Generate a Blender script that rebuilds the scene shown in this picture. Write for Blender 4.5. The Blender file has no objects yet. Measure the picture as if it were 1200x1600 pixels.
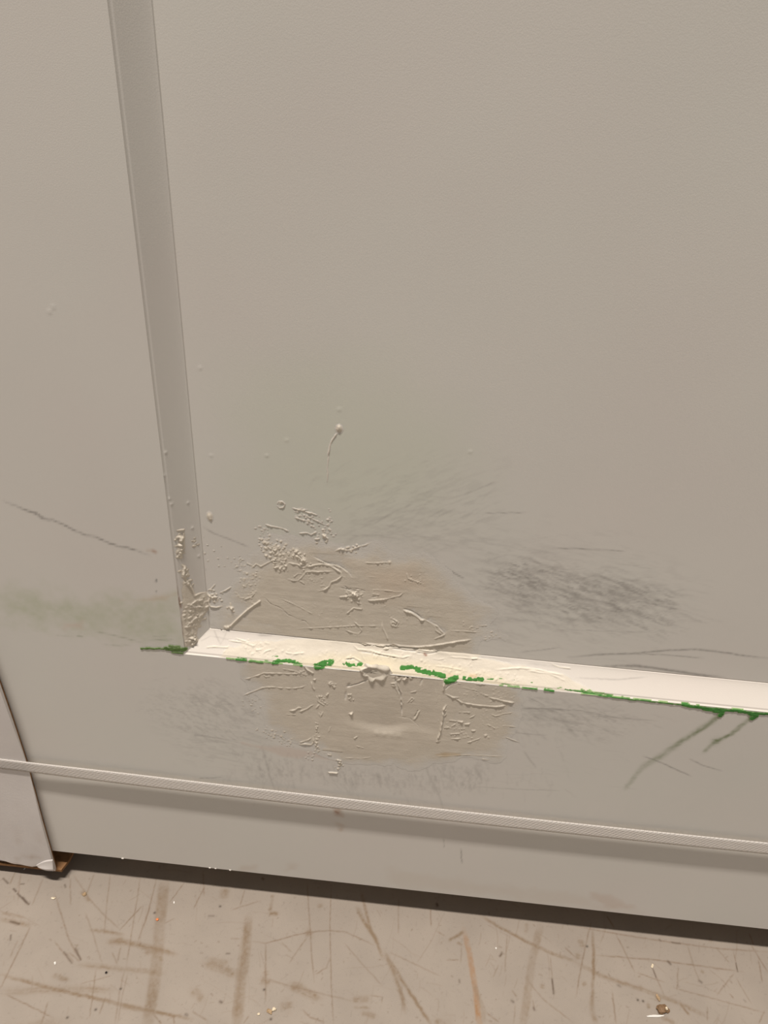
import bpy, bmesh, math, random
import numpy as np
from mathutils import Matrix, Vector

# ------------------------------------------------------------------ camera, world, light, exposure
scene = bpy.context.scene
COL = scene.collection
S = 0.42                                   # camera's distance from the door face (m)
GAP = 0.043                                # door bottom above the floor
CAM = np.array([0.0, -S, GAP + 1.68605 * S])
PITCH, YAW, ROLL = (math.radians(a) for a in (33.3917, -2.5428, 3.8385))
FPX = 1200.0                               # focal length in pixels of the 1200x1600 frame
fwd = np.array([math.sin(YAW) * math.cos(PITCH), math.cos(YAW) * math.cos(PITCH), -math.sin(PITCH)])
r0 = np.cross(fwd, [0, 0, 1]); r0 /= np.linalg.norm(r0)
u0 = np.cross(r0, fwd)
rgt = math.cos(ROLL) * r0 + math.sin(ROLL) * u0
upv = -math.sin(ROLL) * r0 + math.cos(ROLL) * u0
cam = bpy.data.cameras.new('camera')
cam.sensor_fit = 'VERTICAL'; cam.sensor_height = 32.0; cam.sensor_width = 24.0
cam.lens = 32.0 * FPX / 1600.0
cam.clip_start = 0.01
co = bpy.data.objects.new('camera', cam); COL.objects.link(co)
co.matrix_world = Matrix(((rgt[0], upv[0], -fwd[0], CAM[0]), (rgt[1], upv[1], -fwd[1], CAM[1]),
                          (rgt[2], upv[2], -fwd[2], CAM[2]), (0, 0, 0, 1)))
scene.camera = co

world = bpy.data.worlds.new('room_light'); scene.world = world
world.use_nodes = True
wb = world.node_tree.nodes['Background']
wb.inputs[0].default_value = (1.0, 0.95, 0.90, 1); wb.inputs[1].default_value = 0.172

tube = bpy.data.lights.new('ceiling_tube_light', 'AREA')
tube.shape = 'RECTANGLE'; tube.size = 1.3; tube.size_y = 0.18
tube.energy = 216.0; tube.color = (1.0, 0.905, 0.815)
to = bpy.data.objects.new('ceiling_tube_light', tube); COL.objects.link(to)
to.location = (-0.50, -0.75, 4.50)

vs = scene.view_settings
vs.view_transform = 'Standard'; vs.look = 'None'; vs.gamma = 1.0; vs.use_curve_mapping = False
vs.exposure = 0.0

# ------------------------------------------------------------------ helpers
rng = np.random.default_rng(7)
random.seed(7)

def ray(px, py):
    return fwd * FPX + rgt * (px - 600.0) - upv * (py - 800.0)

def hit(px, py, P0, n):                    # where the line of sight meets a plane of the place
    d = ray(px, py); n = np.asarray(n, float)
    return CAM + d * (np.dot(np.asarray(P0) - CAM, n) / np.dot(d, n))

def on_y(px, py, y): return hit(px, py, (0, y, 0), (0, 1, 0))
def on_floor(px, py, z=0.0): return hit(px, py, (0, 0, z), (0, 0, 1))

def lin(r, g, b):
    f = lambda c: c / 12.92 if c <= .04045 else ((c + .055) / 1.055) ** 2.4
    return np.array([f(r / 255.), f(g / 255.), f(b / 255.)])

_TAB = np.random.default_rng(3).random((256, 256))
def vnoise(x, y, seed=0):
    x = np.asarray(x) + seed * 17.31; y = np.asarray(y) + seed * 9.77
    xi = np.floor(x).astype(int); yi = np.floor(y).astype(int)
    fx = x - xi; fy = y - yi
    fx = fx * fx * (3 - 2 * fx); fy = fy * fy * (3 - 2 * fy)
    a = _TAB[yi & 255, xi & 255]; b = _TAB[yi & 255, (xi + 1) & 255]
    c = _TAB[(yi + 1) & 255, xi & 255]; d = _TAB[(yi + 1) & 255, (xi + 1) & 255]
    return (a * (1 - fx) + b * fx) * (1 - fy) + (c * (1 - fx) + d * fx) * fy
def fbm(x, y, seed=0, o=4):
    s = 0; a = .5; t = 0
    for i in range(o):
        s = s + a * vnoise(x, y, seed + i); t += a
        x = np.asarray(x) * 2.03; y = np.asarray(y) * 2.03; a *= .5
    return s / t
def smooth(e0, e1, v):
    t = np.clip((v - e0) / (e1 - e0), 0, 1); return t * t * (3 - 2 * t)

class Field:
    """A sampled stretch of surface: U, V in metres, relief h (m) and colour c."""
    def __init__(self, U, V, mapper, base=(1, 1, 1)):
        self.U, self.V, self.m = U, V, mapper
        self.h = np.zeros(U.shape); self.c = np.ones(U.shape + (3,)) * np.asarray(base)
        self.k = np.zeros(U.shape); self.gain = 1.0
    def pts(self, px): return np.array([self.m(*p) for p in px])
    def box(self, lo, hi):
        M = (self.U >= lo[0]) & (self.U <= hi[0]) & (self.V >= lo[1]) & (self.V <= hi[1])
        r = np.where(M.any(1))[0]; c = np.where(M.any(0))[0]
        if not len(r): return None
        return slice(r[0], r[-1] + 1), slice(c[0], c[-1] + 1)
    def dist(self, P, reach, jit=0.0):
        """distance to polyline, arclength fraction, side (+ above) in a window"""
        if jit:                                       # rough the line up
            Q = [P[0]]
            for a, b in zip(P[:-1], P[1:]):
                n = max(1, int(np.linalg.norm(b - a) / .003))
                for i in range(1, n + 1):
                    Q.append(a + (b - a) * i / n + (rng.normal(0, jit, 2) if i < n else 0))
            P = np.array(Q)
        w = self.box(P.min(0) - reach, P.max(0) + reach)
        if w is None: return None
        U, V = self.U[w], self.V[w]
        D = np.full(U.shape, 9.); A = np.zeros(U.shape); Sd = np.zeros(U.shape)
        L = np.r_[0, np.cumsum(np.linalg.norm(np.diff(P, axis=0), axis=1))]; tot = max(L[-1], 1e-9)
        for i, (a, b) in enumerate(zip(P[:-1], P[1:])):
            e = b - a; l2 = max(e @ e, 1e-14)
            t = np.clip(((U - a[0]) * e[0] + (V - a[1]) * e[1]) / l2, 0, 1)
            dx = U - a[0] - t * e[0]; dy = V - a[1] - t * e[1]
            d = np.hypot(dx, dy); M = d < D
            D[M] = d[M]; A[M] = ((L[i] + t * math.sqrt(l2)) / tot)[M]
            Sd[M] = (dy * np.sign(e[0] if abs(e[0]) > 1e-9 else 1))[M]
        return w, D, A, Sd, tot
    def ridge(self, px, w=.7, h=.25, jit=.12, step=0.0, taper=True, rough=.75):
        w *= .56e-3 if abs(h) < 1.2 and w < 2 else 1e-3; h *= 1e-3 * self.gain
        P = self.pts(px); r = self.dist(P, w * 4 + abs(step) * .01, jit * 1e-3)
        if r is None: return
        W, D, A, Sd, tot = r
        s = rng.integers(1, 90)
        along = (1 - rough) + rough * 2 * vnoise(A * tot / .003, D * 0, s)
        tp = np.clip(np.minimum(A, 1 - A) * 8 + .25, 0, 1) if taper else 1
        self.h[W] += h * along * tp * np.exp(-(D / w) ** 2)
        if step:                                     # raised lip on one side of the line that dies away
            q = smooth(-w, w, Sd) * np.exp(-np.maximum(D, 0) / .006) * tp
            self.h[W] += step * 1e-3 * q
        self.k[W] = np.maximum(self.k[W], tp * np.exp(-(D / (w * 1.4)) ** 2))
    def lump(self, px, rx=.8, rz=.8, h=.3, ang=0.):
        p = self.m(*px); rx *= 1e-3; rz *= 1e-3
        R = max(rx, rz) * 3; w = self.box(p - R, p + R)
        if w is None: return
        du = self.U[w] - p[0]; dv = self.V[w] - p[1]
        c, s = math.cos(ang), math.sin(ang)
        q = np.exp(-(((du * c + dv * s) / rx) ** 2 + ((-du * s + dv * c) / rz) ** 2))
        self.h[w] += h * 1e-3 * self.gain * q
        self.k[w] = np.maximum(self.k[w], np.clip(q * 1.5, 0, 1))
    def crumbs(self, px, n, size=(.3, .8), h=(.1, .4), spread=2.0, stretch=1.6, ang=0.3):
        """small grains of filler along / around a polyline; spread in mm"""
        P = np.array(px, float)
        for i in range(n):
            j = rng.integers(0, len(P) - 1) if len(P) > 1 else 0
            a = P[j] + (P[min(j + 1, len(P) - 1)] - P[j]) * rng.random()
            q = self.m(*a) + rng.normal(0, spread * 1e-3, 2)
            self.lump_uv(q, .85 * rng.uniform(*size), rng.uniform(*h), stretch, ang + rng.normal(0, .5))
    def lump_uv(self, p, r, h, st, ang):
        self_m = self.m; self.m = lambda a, b: np.asarray(p)
        self.lump((0, 0), r * rng.uniform(1, st), r, h, ang); self.m = self_m
    def area(self, px, soft=3.0, erode=0.0, seed=1, sc=.012):
        """soft polygon mask"""
        P = self.pts(px); U, V = self.U, self.V
        ins = np.zeros(U.shape, bool); D = np.full(U.shape, 9.)
        for a, b in zip(P, np.roll(P, -1, 0)):
            cr = (a[1] > V) != (b[1] > V)
            xx = (b[0] - a[0]) * (V - a[1]) / ((b[1] - a[1]) + 1e-15) + a[0]
            ins ^= cr & (U < xx)
            e = b - a; t = np.clip(((U - a[0]) * e[0] + (V - a[1]) * e[1]) / max(e @ e, 1e-14), 0, 1)
            D = np.minimum(D, np.hypot(U - a[0] - t * e[0], V - a[1] - t * e[1]))
        D = np.where(ins, D, -D) + erode * 1e-3 * (fbm(U / sc, V / sc, seed) - .5) * 2
        return smooth(-soft * 1e-3, soft * 1e-3, D)
    def paint(self, px, col, w=.7, a=.5, jit=.1, rough=.6, taper=True, hard=2., streak=0.):
        w *= 1e-3
        P = self.pts(px); r = self.dist(P, w * 3, jit * 1e-3)
        if r is None: return
        W, D, A, Sd, tot = r
        s = rng.integers(1, 90)
        m = np.exp(-(D / w) ** hard)
        n = (1 - rough) + rough * 2 * fbm(self.U[W] / .0022, self.V[W] / .0022, s, 3)
        if streak:
            n = n * ((1 - streak) + 2 * streak * vnoise(Sd / .0011, A * 4, s + 3))
        tp = np.clip(np.minimum(A, 1 - A) * 6 + .2, 0, 1) if taper else 1
        al = np.clip(a * m * n * tp, 0, 1)[..., None]
        self.c[W] = self.c[W] * (1 - al) + np.asarray(col) * al
    def tint(self, mask, col, a):
        al = np.clip(mask * a, 0, 1)[..., None]
        self.c = self.c * (1 - al) + np.asarray(col) * al

def z2(px, s, ox, oy):                    # list of points read from an enlarged crop
    return [(ox + x / s, oy + y / s) for x, y in px]

# materials -----------------------------------------------------------------
def mat_surface(name, rough=.5, bump=.05, bscale=900., mott=.03, mscale=9., spec=.4, bump2=0., b2scale=120.):
    """colour attribute x fine mottling, with a fine grain relief"""
    m = bpy.data.materials.new(name); m.use_nodes = True
    nt = m.node_tree; N = nt.nodes; L = nt.links; b = N['Principled BSDF']
    at = N.new('ShaderNodeVertexColor'); at.layer_name = 'Col'
    tc = N.new('ShaderNodeTexCoord')
    n1 = N.new('ShaderNodeTexNoise'); n1.inputs['Scale'].default_value = mscale; n1.inputs['Detail'].default_value = 5
    L.new(tc.outputs['Object'], n1.inputs['Vector'])
    mr = N.new('ShaderNodeMapRange'); mr.inputs['From Min'].default_value = .3; mr.inputs['From Max'].default_value = .7
    mr.inputs['To Min'].default_value = 1 - mott; mr.inputs['To Max'].default_value = 1 + mott
    L.new(n1.outputs['Fac'], mr.inputs['Value'])
    mx = N.new('ShaderNodeVectorMath'); mx.operation = 'SCALE'
    L.new(at.outputs['Color'], mx.inputs[0]); L.new(mr.outputs['Result'], mx.inputs['Scale'])
    L.new(mx.outputs['Vector'], b.inputs['Base Color'])
    b.inputs['Roughness'].default_value = rough
    b.inputs['Specular IOR Level'].default_value = spec
    n2 = N.new('ShaderNodeTexNoise'); n2.inputs['Scale'].default_value = bscale; n2.inputs['Detail'].default_value = 3
    L.new(tc.outputs['Object'], n2.inputs['Vector'])
    bp = N.new('ShaderNodeBump'); bp.inputs['Strength'].default_value = bump; bp.inputs['Distance'].default_value = .001
    L.new(n2.outputs['Fac'], bp.inputs['Height'])
    if bump2:
        n3 = N.new('ShaderNodeTexNoise'); n3.inputs['Scale'].default_value = b2scale; n3.inputs['Detail'].default_value = 2
        L.new(tc.outputs['Object'], n3.inputs['Vector'])
        bq = N.new('ShaderNodeBump'); bq.inputs['Strength'].default_value = bump2; bq.inputs['Distance'].default_value = .002
        L.new(n3.outputs['Fac'], bq.inputs['Height']); L.new(bq.outputs['Normal'], bp.inputs['Normal'])
    L.new(bp.outputs['Normal'], b.inputs['Normal'])
    return m

def mat_plain(name, col, rough=.6, var=.08, scale=60., bump=.1, spec=.3):
    m = bpy.data.materials.new(name); m.use_nodes = True
    nt = m.node_tree; N = nt.nodes; L = nt.links; b = N['Principled BSDF']
    tc = N.new('ShaderNodeTexCoord'); n = N.new('ShaderNodeTexNoise')
    n.inputs['Scale'].default_value = scale; n.inputs['Detail'].default_value = 6
    L.new(tc.outputs['Object'], n.inputs['Vector'])
    r = N.new('ShaderNodeValToRGB')
    r.color_ramp.elements[0].position = .3; r.color_ramp.elements[1].position = .7
    r.color_ramp.elements[0].color = (*(np.array(col) * (1 - var)), 1)
    r.color_ramp.elements[1].color = (*np.minimum(np.array(col) * (1 + var), 1), 1)
    L.new(n.outputs['Fac'], r.inputs['Fac']); L.new(r.outputs['Color'], b.inputs['Base Color'])
    bp = N.new('ShaderNodeBump'); bp.inputs['Strength'].default_value = bump; bp.inputs['Distance'].default_value = .001
    L.new(n.outputs['Fac'], bp.inputs['Height']); L.new(bp.outputs['Normal'], b.inputs['Normal'])
    b.inputs['Roughness'].default_value = rough; b.inputs['Specular IOR Level'].default_value = spec
    return m

# meshes --------------------------------------------------------------------
def raw_mesh(name, V, F, mat, parent=None, cols=None, smooth_on=True):
    me = bpy.data.meshes.new(name)
    V = np.asarray(V, np.float32)
    if isinstance(F, np.ndarray):
        me.vertices.add(len(V)); me.vertices.foreach_set('co', V.ravel())
        n = len(F); me.loops.add(n * 4); me.polygons.add(n)
        me.loops.foreach_set('vertex_index', F.astype(np.int32).ravel())
        me.polygons.foreach_set('loop_start', np.arange(0, n * 4, 4, dtype=np.int32))
        me.update(calc_edges=True); me.validate()
    else:
        me.from_pydata([tuple(map(float, v)) for v in V], [], F)
    if smooth_on: me.polygons.foreach_set('use_smooth', [True] * len(me.polygons))
    if cols is not None:
        a = me.color_attributes.new('Col', 'FLOAT_COLOR', 'POINT')
        c4 = np.ones((len(V), 4), np.float32); c4[:, :3] = cols
        a.data.foreach_set('color', c4.ravel())
    me.materials.append(mat)
    o = bpy.data.objects.new(name, me); COL.objects.link(o)
    if parent: o.parent = parent
    return o

def grid_faces(ny, nx):
    i = np.arange(ny * nx).reshape(ny, nx)
    return np.stack([i[:-1, :-1], i[:-1, 1:], i[1:, 1:], i[1:, :-1]], -1).reshape(-1, 4)

def slab(name, P, C, back, mat, parent):
    """a front surface grid P (rows bottom to top) closed by edges and a back at y = back"""
    ny, nx = P.shape[:2]
    idx = np.arange(ny * nx).reshape(ny, nx)
    loop = np.r_[idx[0, :], idx[1:, -1], idx[-1, -2::-1], idx[-2:0:-1, 0]]
    V = P.reshape(-1, 3); B = V[loop].copy(); edge = B.copy(); B[:, 1] = back
    n = len(loop); o1 = len(V); o2 = o1 + n
    k = np.arange(n); k2 = (k + 1) % n
    sk = np.stack([o1 + k, o2 + k, o2 + k2, o1 + k2], -1)
    c = C.reshape(-1, 3)
    # back as a coarse quad from the four corners
    cor = [0, nx - 1, nx - 1 + ny - 1, 2 * (nx - 1) + ny - 1]
    bk = np.array([[o2 + cor[0], o2 + cor[3], o2 + cor[2], o2 + cor[1]]])
    F = np.concatenate([grid_faces(ny, nx), sk, bk])
    ob = raw_mesh(name, np.concatenate([V, edge, B]), F, mat, parent, np.concatenate([c, c[loop], c[loop]]))
    return ob

def film(name, P, C, mask, mat, parent):
    """the part of a surface grid where mask holds: a smear that follows the surface below it"""
    ny, nx = P.shape[:2]
    F = grid_faces(ny, nx); m = mask.reshape(-1)
    F = F[m[F].any(1)]
    used = np.unique(F); re = np.full(ny * nx, -1); re[used] = np.arange(len(used))
    return raw_mesh(name, P.reshape(-1, 3)[used], re[F], mat, parent, C.reshape(-1, 3)[used])

def box_mesh(name, lo, hi, mat, parent=None, bev=.001):
    bm = bmesh.new(); bmesh.ops.create_cube(bm, size=1)
    for v in bm.verts:
        v.co = Vector([lo[i] + (v.co[i] + .5) * (hi[i] - lo[i]) for i in range(3)])
    if bev: bmesh.ops.bevel(bm, geom=bm.edges[:], offset=bev, segments=2, affect='EDGES', profile=.5)
    me = bpy.data.meshes.new(name); bm.to_mesh(me); bm.free(); me.materials.append(mat)
    o = bpy.data.objects.new(name, me); COL.objects.link(o)
    if parent: o.parent = parent
    return o

def tag(o, label=None, cat=None, group=None, kind=None):
    if label: o['label'] = label
    if cat: o['category'] = cat
    if group: o['group'] = group
    if kind: o['kind'] = kind
    return o

def empty(name, loc=(0, 0, 0)):
    o = bpy.data.objects.new(name, None); COL.objects.link(o); o.location = loc; o.empty_display_size = .05
    return o

def steps(*segs):
    """steps(a, b, step, b, c, step...) joined sample positions"""
    out = []
    for a, b, s in segs:
        n = max(1, int(round((b - a) / s))); out.append(np.linspace(a, b, n + 1)[:-1])
    out.append(np.array([segs[-1][1]])); return np.concatenate(out)

# ------------------------------------------------------------------ colours
WHITE = np.array([.80, .785, .745])
FILLER = np.array([.765, .710, .615])
CREAM = np.array([.84, .785, .68])
GREEN = np.array([.075, .27, .06])
GREY = np.array([.30, .285, .27])
FLOORC = np.array([.345, .304, .262])
BROWN = np.array([.20, .135, .085])
DARK = np.array([.10, .07, .05])

M_PAINT = mat_surface('door_paint', rough=.55, bump=.05, bscale=1300, mott=.02, mscale=6, spec=.25, bump2=.006, b2scale=120)
M_FILL = mat_surface('filler', rough=.8, bump=.12, bscale=900, mott=.04, mscale=70, spec=.15)
M_GREEN = mat_surface('green_paint', rough=.7, bump=.3, bscale=900, mott=.12, mscale=220, spec=.2)
M_FLOOR = mat_surface('floor_coating', rough=.5, bump=.14, bscale=900, mott=.05, mscale=25, spec=.25)

# ------------------------------------------------------------------ floor and wall
def map_floor(px, py): return on_floor(px, py)[:2]
xs = steps((-3., -1., .3), (-1., -.42, .006), (-.42, .46, .0008), (.46, 1., .006), (1., 3., .3))
ys = steps((-2.6, -.75, .2), (-.75, -.20, .006), (-.20, .05, .0009), (.05, .11, .01))
U, V = np.meshgrid(xs, ys)
fl = Field(U, V, map_floor, FLOORC)
cl = fbm(U / .05, V / .05, 4); fl.c *= (.97 + .06 * cl)[..., None]
spk = vnoise(U / .0016, V / .0016, 31); fl.c *= (1 - .10 * smooth(.80, .98, spk))[..., None]
f1 = lambda *p: z2(p, 4, 0, 1340)
f2 = lambda *p: z2(p, 4, 300, 1340)
f3 = lambda *p: z2(p, 4, 600, 1340)
f4 = lambda *p: z2(p, 4, 900, 1340)
# wide dusty smears
SM = np.array([.235, .175, .118])
for P, w, a in [(f1((1025, 150), (1000, 400), (985, 600), (955, 850), (918, 1060)), 5.2, .62),
                (f1((1040, 170), (1015, 420)), 3.2, .3),
                (f2((352, 372), (340, 600), (312, 760), (288, 1060)), 4.2, .6),
                (f2((320, 480), (285, 760), (258, 1040)), 2.2, .35),
                (f3((500, 450), (535, 600), (565, 780), (600, 1060)), 2.8, .55),
                (f3((560, 780), (625, 960), (620, 1040)), 2.2, .3),
                (f3((978, 430), (925, 640), (890, 900), (862, 1060)), 3.6, .5)]:
    fl.paint(P, SM if w != 2.8 else np.array([.32, .19, .10]), w, a, .2, .55, True, 5., .6)
for P, w, a in [(f1((0, 730), (150, 770), (350, 825), (600, 880), (850, 940), (1000, 970), (1200, 1010)), 1.5, .6),
                (f1((0, 838), (300, 828), (560, 820), (700, 832)), 3., .35),
                (f1((560, 452), (660, 462), (770, 482)), 1.8, .45), (f1((690, 520), (800, 532), (1000, 578), (1100, 605)), 2.4, .6),
                (f1((680, 525), (770, 520)), 3.4, .45), (f1((900, 590), (1010, 575)), 3., .4),
                (f1((480, 668), (700, 690), (1030, 722)), 2.2, .4), (f1((0, 385), (70, 395), (190, 425)), 2.2, .45),
                (f1((0, 345), (150, 375)), 1.5, .3), (f1((330, 735), (430, 770)), 2., .5), (f1((760, 925), (890, 950)), 2.2, .45),
                (f2((80, 650), (180, 690), (275, 740)), 3.8, .5), (f2((110, 640), (230, 655)), 2.8, .3),
                (f2((610, 800), (700, 835), (800, 880)), 3.4, .5), (f2((620, 790), (700, 800)), 2.5, .3),
                (f2((1000, 890), (1110, 885)), 2.8, .45), (f2((1010, 935), (1110, 940)), 1.2, .35),
                (f2((1060, 970), (1150, 995)), 2.4, .45), (f2((430, 765), (490, 785)), 3.2, .5), (f2((590, 900), (595, 950)), 5., .45),
                (f2((0, 830), (70, 885)), 3.4, .45), (f2((460, 705), (465, 740)), 3., .35), (f2((210, 190), (200, 260)), 4., .4),
                (f2((800, 285), (800, 315)), 2.6, .35), (f2((480, 350), (540, 350)), 2.2, .55), (f2((720, 455), (740, 490)), 3.4, .5),
                (f2((505, 230), (485, 340)), 1.6, .4), (f2((1060, 220), (1110, 430), (1160, 540), (1200, 640)), 1.6, .6),
                (f2((1030, 310), (1090, 420), (1160, 530)), 2., .55), (f3((0, 580), (60, 720), (110, 860), (135, 965)), 2., .55),
                (f3((20, 620), (120, 780), (200, 900), (300, 1050)), 1.7, .7), (f3((405, 522), (500, 460)), 1.5, .6),
                (f3((455, 530), (490, 548)), 1.4, .5), (f3((600, 360), (750, 450), (900, 530), (1050, 600), (1200, 650)), 1.7, .5),
                (f3((895, 410), (885, 470)), 2., .3), (f3((320, 1010), (350, 1040)), 3., .4), (f3((990, 790), (990, 820)), 2., .45),
                (f4((105, 450), (110, 700), (98, 965)), 1.5, .55), (f4((100, 860), (100, 960), (125, 1040)), 2.4, .4),
                (f4((0, 660), (150, 735), (400, 820), (600, 890), (820, 990)), 2., .42), (f4((510, 860), (515, 895)), 2.4, .65),
                (f4((450, 910), (455, 940)), 1.5, .5), (f4((20, 510), (40, 560)), 2.6, .4), (f4((15, 600), (15, 640)), 3., .35),
                (f4((650, 912), (710, 985)), 1.1, .6), (f4((560, 1000), (620, 1040)), 2., .4), (f4((530, 1000), (570, 1015)), 1.6, .4),
                (f4((45, 780), (60, 800)), 2.2, .45), (f4((400, 795), (410, 830)), 1.6, .35), (f4((780, 705), (800, 720)), 1.6, .4),
                (f4((830, 510), (850, 520)), 2.2, .4), (f1((505, 215), (545, 225)), 2.2, .5), (f1((530, 235), (560, 275)), 1.6, .5)]:
    fl.paint(P, SM, w, min(.85, a * 1.25), .25, .7, True, 2.5, .45)
# thin scratches
TH = [f1((690, 100), (672, 250), (650, 480)), f1((880, 110), (850, 300), (815, 520), (790, 680)), f1((780, 700), (745, 850), (720, 1040)),
      f1((800, 720), (765, 860), (735, 1040)), f1((460, 110), (560, 260), (660, 370), (750, 450)), f1((340, 220), (390, 380), (430, 510), (500, 640)),
      f1((530, 340), (580, 470), (640, 670)), f1((340, 520), (400, 600), (460, 670)), f1((410, 590), (460, 655)), f1((430, 590), (495, 650)),
      f1((470, 560), (510, 640)), f1((890, 300), (820, 375), (750, 450)), f1((1150, 160), (1060, 280)), f1((40, 855), (330, 1000)),
      f1((110, 520), (60, 630)), f1((190, 430), (100, 620), (0, 820)), f1((1090, 380), (1030, 410)), f1((600, 700), (560, 1000)),
      f1((130, 100), (110, 280)), f1((100, 80), (60, 170)), f1((440, 130), (440, 300)), f1((590, 100), (540, 230)), f1((700, 590), (735, 670)),
      f1((755, 560), (735, 650)), f1((940, 300), (860, 530)), f1((620, 980), (660, 870)), f1((490, 540), (470, 570)), f1((960, 980), (1010, 1040)),
      f1((1085, 985), (1090, 1040)), f1((270, 130), (200, 300)), f1((980, 130), (900, 440)),
      f1((500, 790), (700, 735)), f1((300, 900), (260, 1040)),
      f2((720, 150), (728, 300), (738, 440), (745, 560), (755, 680), (765, 780)), f2((870, 170), (862, 400), (870, 800), (885, 1050)),
      f2((370, 520), (460, 535), (560, 510), (640, 485), (720, 470), (860, 455), (960, 465), (1060, 510), (1140, 550)),
      f2((720, 500), (660, 580), (608, 660)), f2((440, 745), (600, 800), (850, 860), (1000, 895)), f2((690, 950), (740, 1000), (830, 1028)),
      f2((330, 200), (300, 300)), f2((240, 505), (300, 510)), f2((0, 960), (100, 1020)), f2((80, 180), (10, 320)), f2((70, 80), (75, 240)),
      f2((865, 620), (840, 690), (770, 730)), f2((560, 530), (620, 590)), f2((355, 990), (320, 1040)), f2((460, 530), (460, 900)),
      f2((430, 270), (330, 300), (240, 330)), f2((950, 530), (1060, 660), (1190, 800)), f2((1110, 860), (1190, 870), (1185, 910)),
      f3((1040, 620), (1060, 850)), f3((880, 750), (1000, 890), (1180, 1030)), f3((290, 320), (295, 430)), f3((820, 920), (810, 1040)),
      f3((770, 480), (755, 720)), f3((90, 250), (90, 480)), f3((30, 590), (350, 740)), f3((930, 890), (938, 950)), f3((800, 830), (830, 870)),
      f3((740, 600), (720, 620)), f3((715, 670), (680, 750)), f3((485, 560), (478, 660)), f3((390, 640), (470, 640)), f3((1130, 560), (1195, 620)),
      f3((640, 970), (720, 1030)), f3((380, 490), (330, 460)),
      f4((95, 400), (40, 640), (0, 870)), f4((0, 430), (300, 485), (600, 530), (900, 570), (1200, 590)), f4((250, 480), (310, 600), (370, 720)),
      f4((480, 690), (520, 790), (555, 870)), f4((695, 540), (740, 690), (775, 780)), f4((985, 590), (1010, 710)), f4((1090, 540), (1200, 720)),
      f4((120, 610), (500, 640), (800, 680), (1050, 715)), f4((600, 810), (850, 880), (1180, 970)), f4((990, 720), (880, 860)),
      f4((1000, 750), (1100, 920)), f4((225, 830), (250, 1040)), f4((380, 720), (560, 780)), f4((1140, 640), (1165, 780)),
      f4((640, 680), (630, 830)), f4((820, 930), (820, 1020)), f4((1180, 960), (1140, 1040)), f4((190, 360), (240, 440)), f4((880, 570), (960, 660)),
      f4((960, 850), (985, 880)), f4((1080, 470), (1110, 545))]
for P in TH: fl.paint(P, BROWN, rng.uniform(.55, .75), rng.uniform(.34, .62), .15, .7, True, 2.)
for P, w, a in [(f1((20, 130), (50, 160)), .9, .7), (f1((85, 195), (100, 212)), .9, .85), (f1((110, 225), (180, 292)), .9, .8),
                (f1((140, 250), (165, 280)), 1., .8), (f1((65, 400), (120, 415)), 1.1, .75), (f1((68, 485), (65, 515)), .8, .7),
                (f1((405, 170), (410, 185)), .9, .6), (f1((130, 165), (150, 165)), .7, .7), (f3((1050, 760), (1060, 850)), .9, .7),
                (f3((725, 615), (735, 600)), 1., .7), (f3((935, 940), (940, 952)), 1., .7), (f3((330, 290), (334, 300)), 1.4, .8),
                (f3((798, 895), (808, 902)), 1.2, .6), (f4((480, 695), (500, 750)), .6, .7), (f4((575, 650), (590, 665)), 1.2, .75),
                (f4((770, 770), (785, 780)), 1.1, .6), (f4((600, 530), (650, 537)), .8, .7), (f4((1000, 660), (1010, 712)), .6, .7),
                (f4((520, 512), (530, 520)), .8, .6), (f4((1050, 890), (1060, 900)), .8, .4), (f3((470, 765), (472, 780)), .9, .55),
                (f1((1160, 980), (1170, 985)), 1.2, .6), (f1((400, 590), (450, 660)), .6, .6), (f1((470, 570), (505, 640)), .7, .7),
                (f2((175, 900), (185, 905)), 1.2, .7), (f2((215, 600), (235, 600)), .8, .65), (f2((440, 130), (446, 135)), 1.2, .6),
                (f2((105, 365), (135, 365)), 1., .5), (f4((265, 800), (275, 805)), 1.1, .5)]:
    fl.paint(P, DARK, w, a, .1, .3, False, 2.)
for (x, y) in f1((665, 720), (753, 820), (597, 950), (965, 345), (420, 1000)) + f2((450, 825), (492, 1010), (175, 305)) + f4((385, 890), (418, 897), (68, 555)):
    fl.paint([(x, y), (x + .6, y)], DARK * .6, 1.0, .9, 0, 0, False)
for i in range(300):                                  # faint hairlines everywhere
    x, y = rng.uniform(-40, 1240), rng.uniform(1350, 1610)
    a = rng.choice([rng.normal(1.75, .2), rng.normal(.25, .3), rng.uniform(0, 3.1)]); l = rng.exponential(16) + 4
    fl.paint([(x, y), (x + l * math.cos(a) * .5, y + l * math.sin(a) * .5), (x + l * math.cos(a + .08), y + l * math.sin(a + .08))],
             BROWN, .5, rng.uniform(.07, .28), .1, .6)
for i in range(260):
    x, y = rng.uniform(0, 1200), rng.uniform(1350, 1600)
    fl.paint([(x, y), (x + rng.normal(0, 1.5), y + rng.normal(0, 1.5))], BROWN * .8, rng.uniform(.35, .7), rng.uniform(.15, .5), 0, .2, False)
fl.m = lambda a, b: np.array([a, b])                  # the wear goes on over the floor round about
for i in range(150):
    x, y = rng.uniform(-1, 1), rng.uniform(-.75, .04)
    if -.40 < x < .42 and y > -.19: continue
    a = rng.choice([rng.normal(1.6, .2), rng.normal(.1, .25)]); l = rng.uniform(.03, .2)
    fl.paint([(x, y), (x + l * .5 * math.cos(a), y + l * .5 * math.sin(a)), (x + l * math.cos(a + .06), y + l * math.sin(a + .06))],
             SM, rng.uniform(4., 6.5), rng.uniform(.25, .6), .3, .7, True, 2.5, .4)
Pf = np.stack([U, V, np.zeros_like(U)], -1)
floor = slab('floor', Pf[:, :, [0, 2, 1]] * [1, 1, 1], fl.c, .1, M_FLOOR, None)
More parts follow.
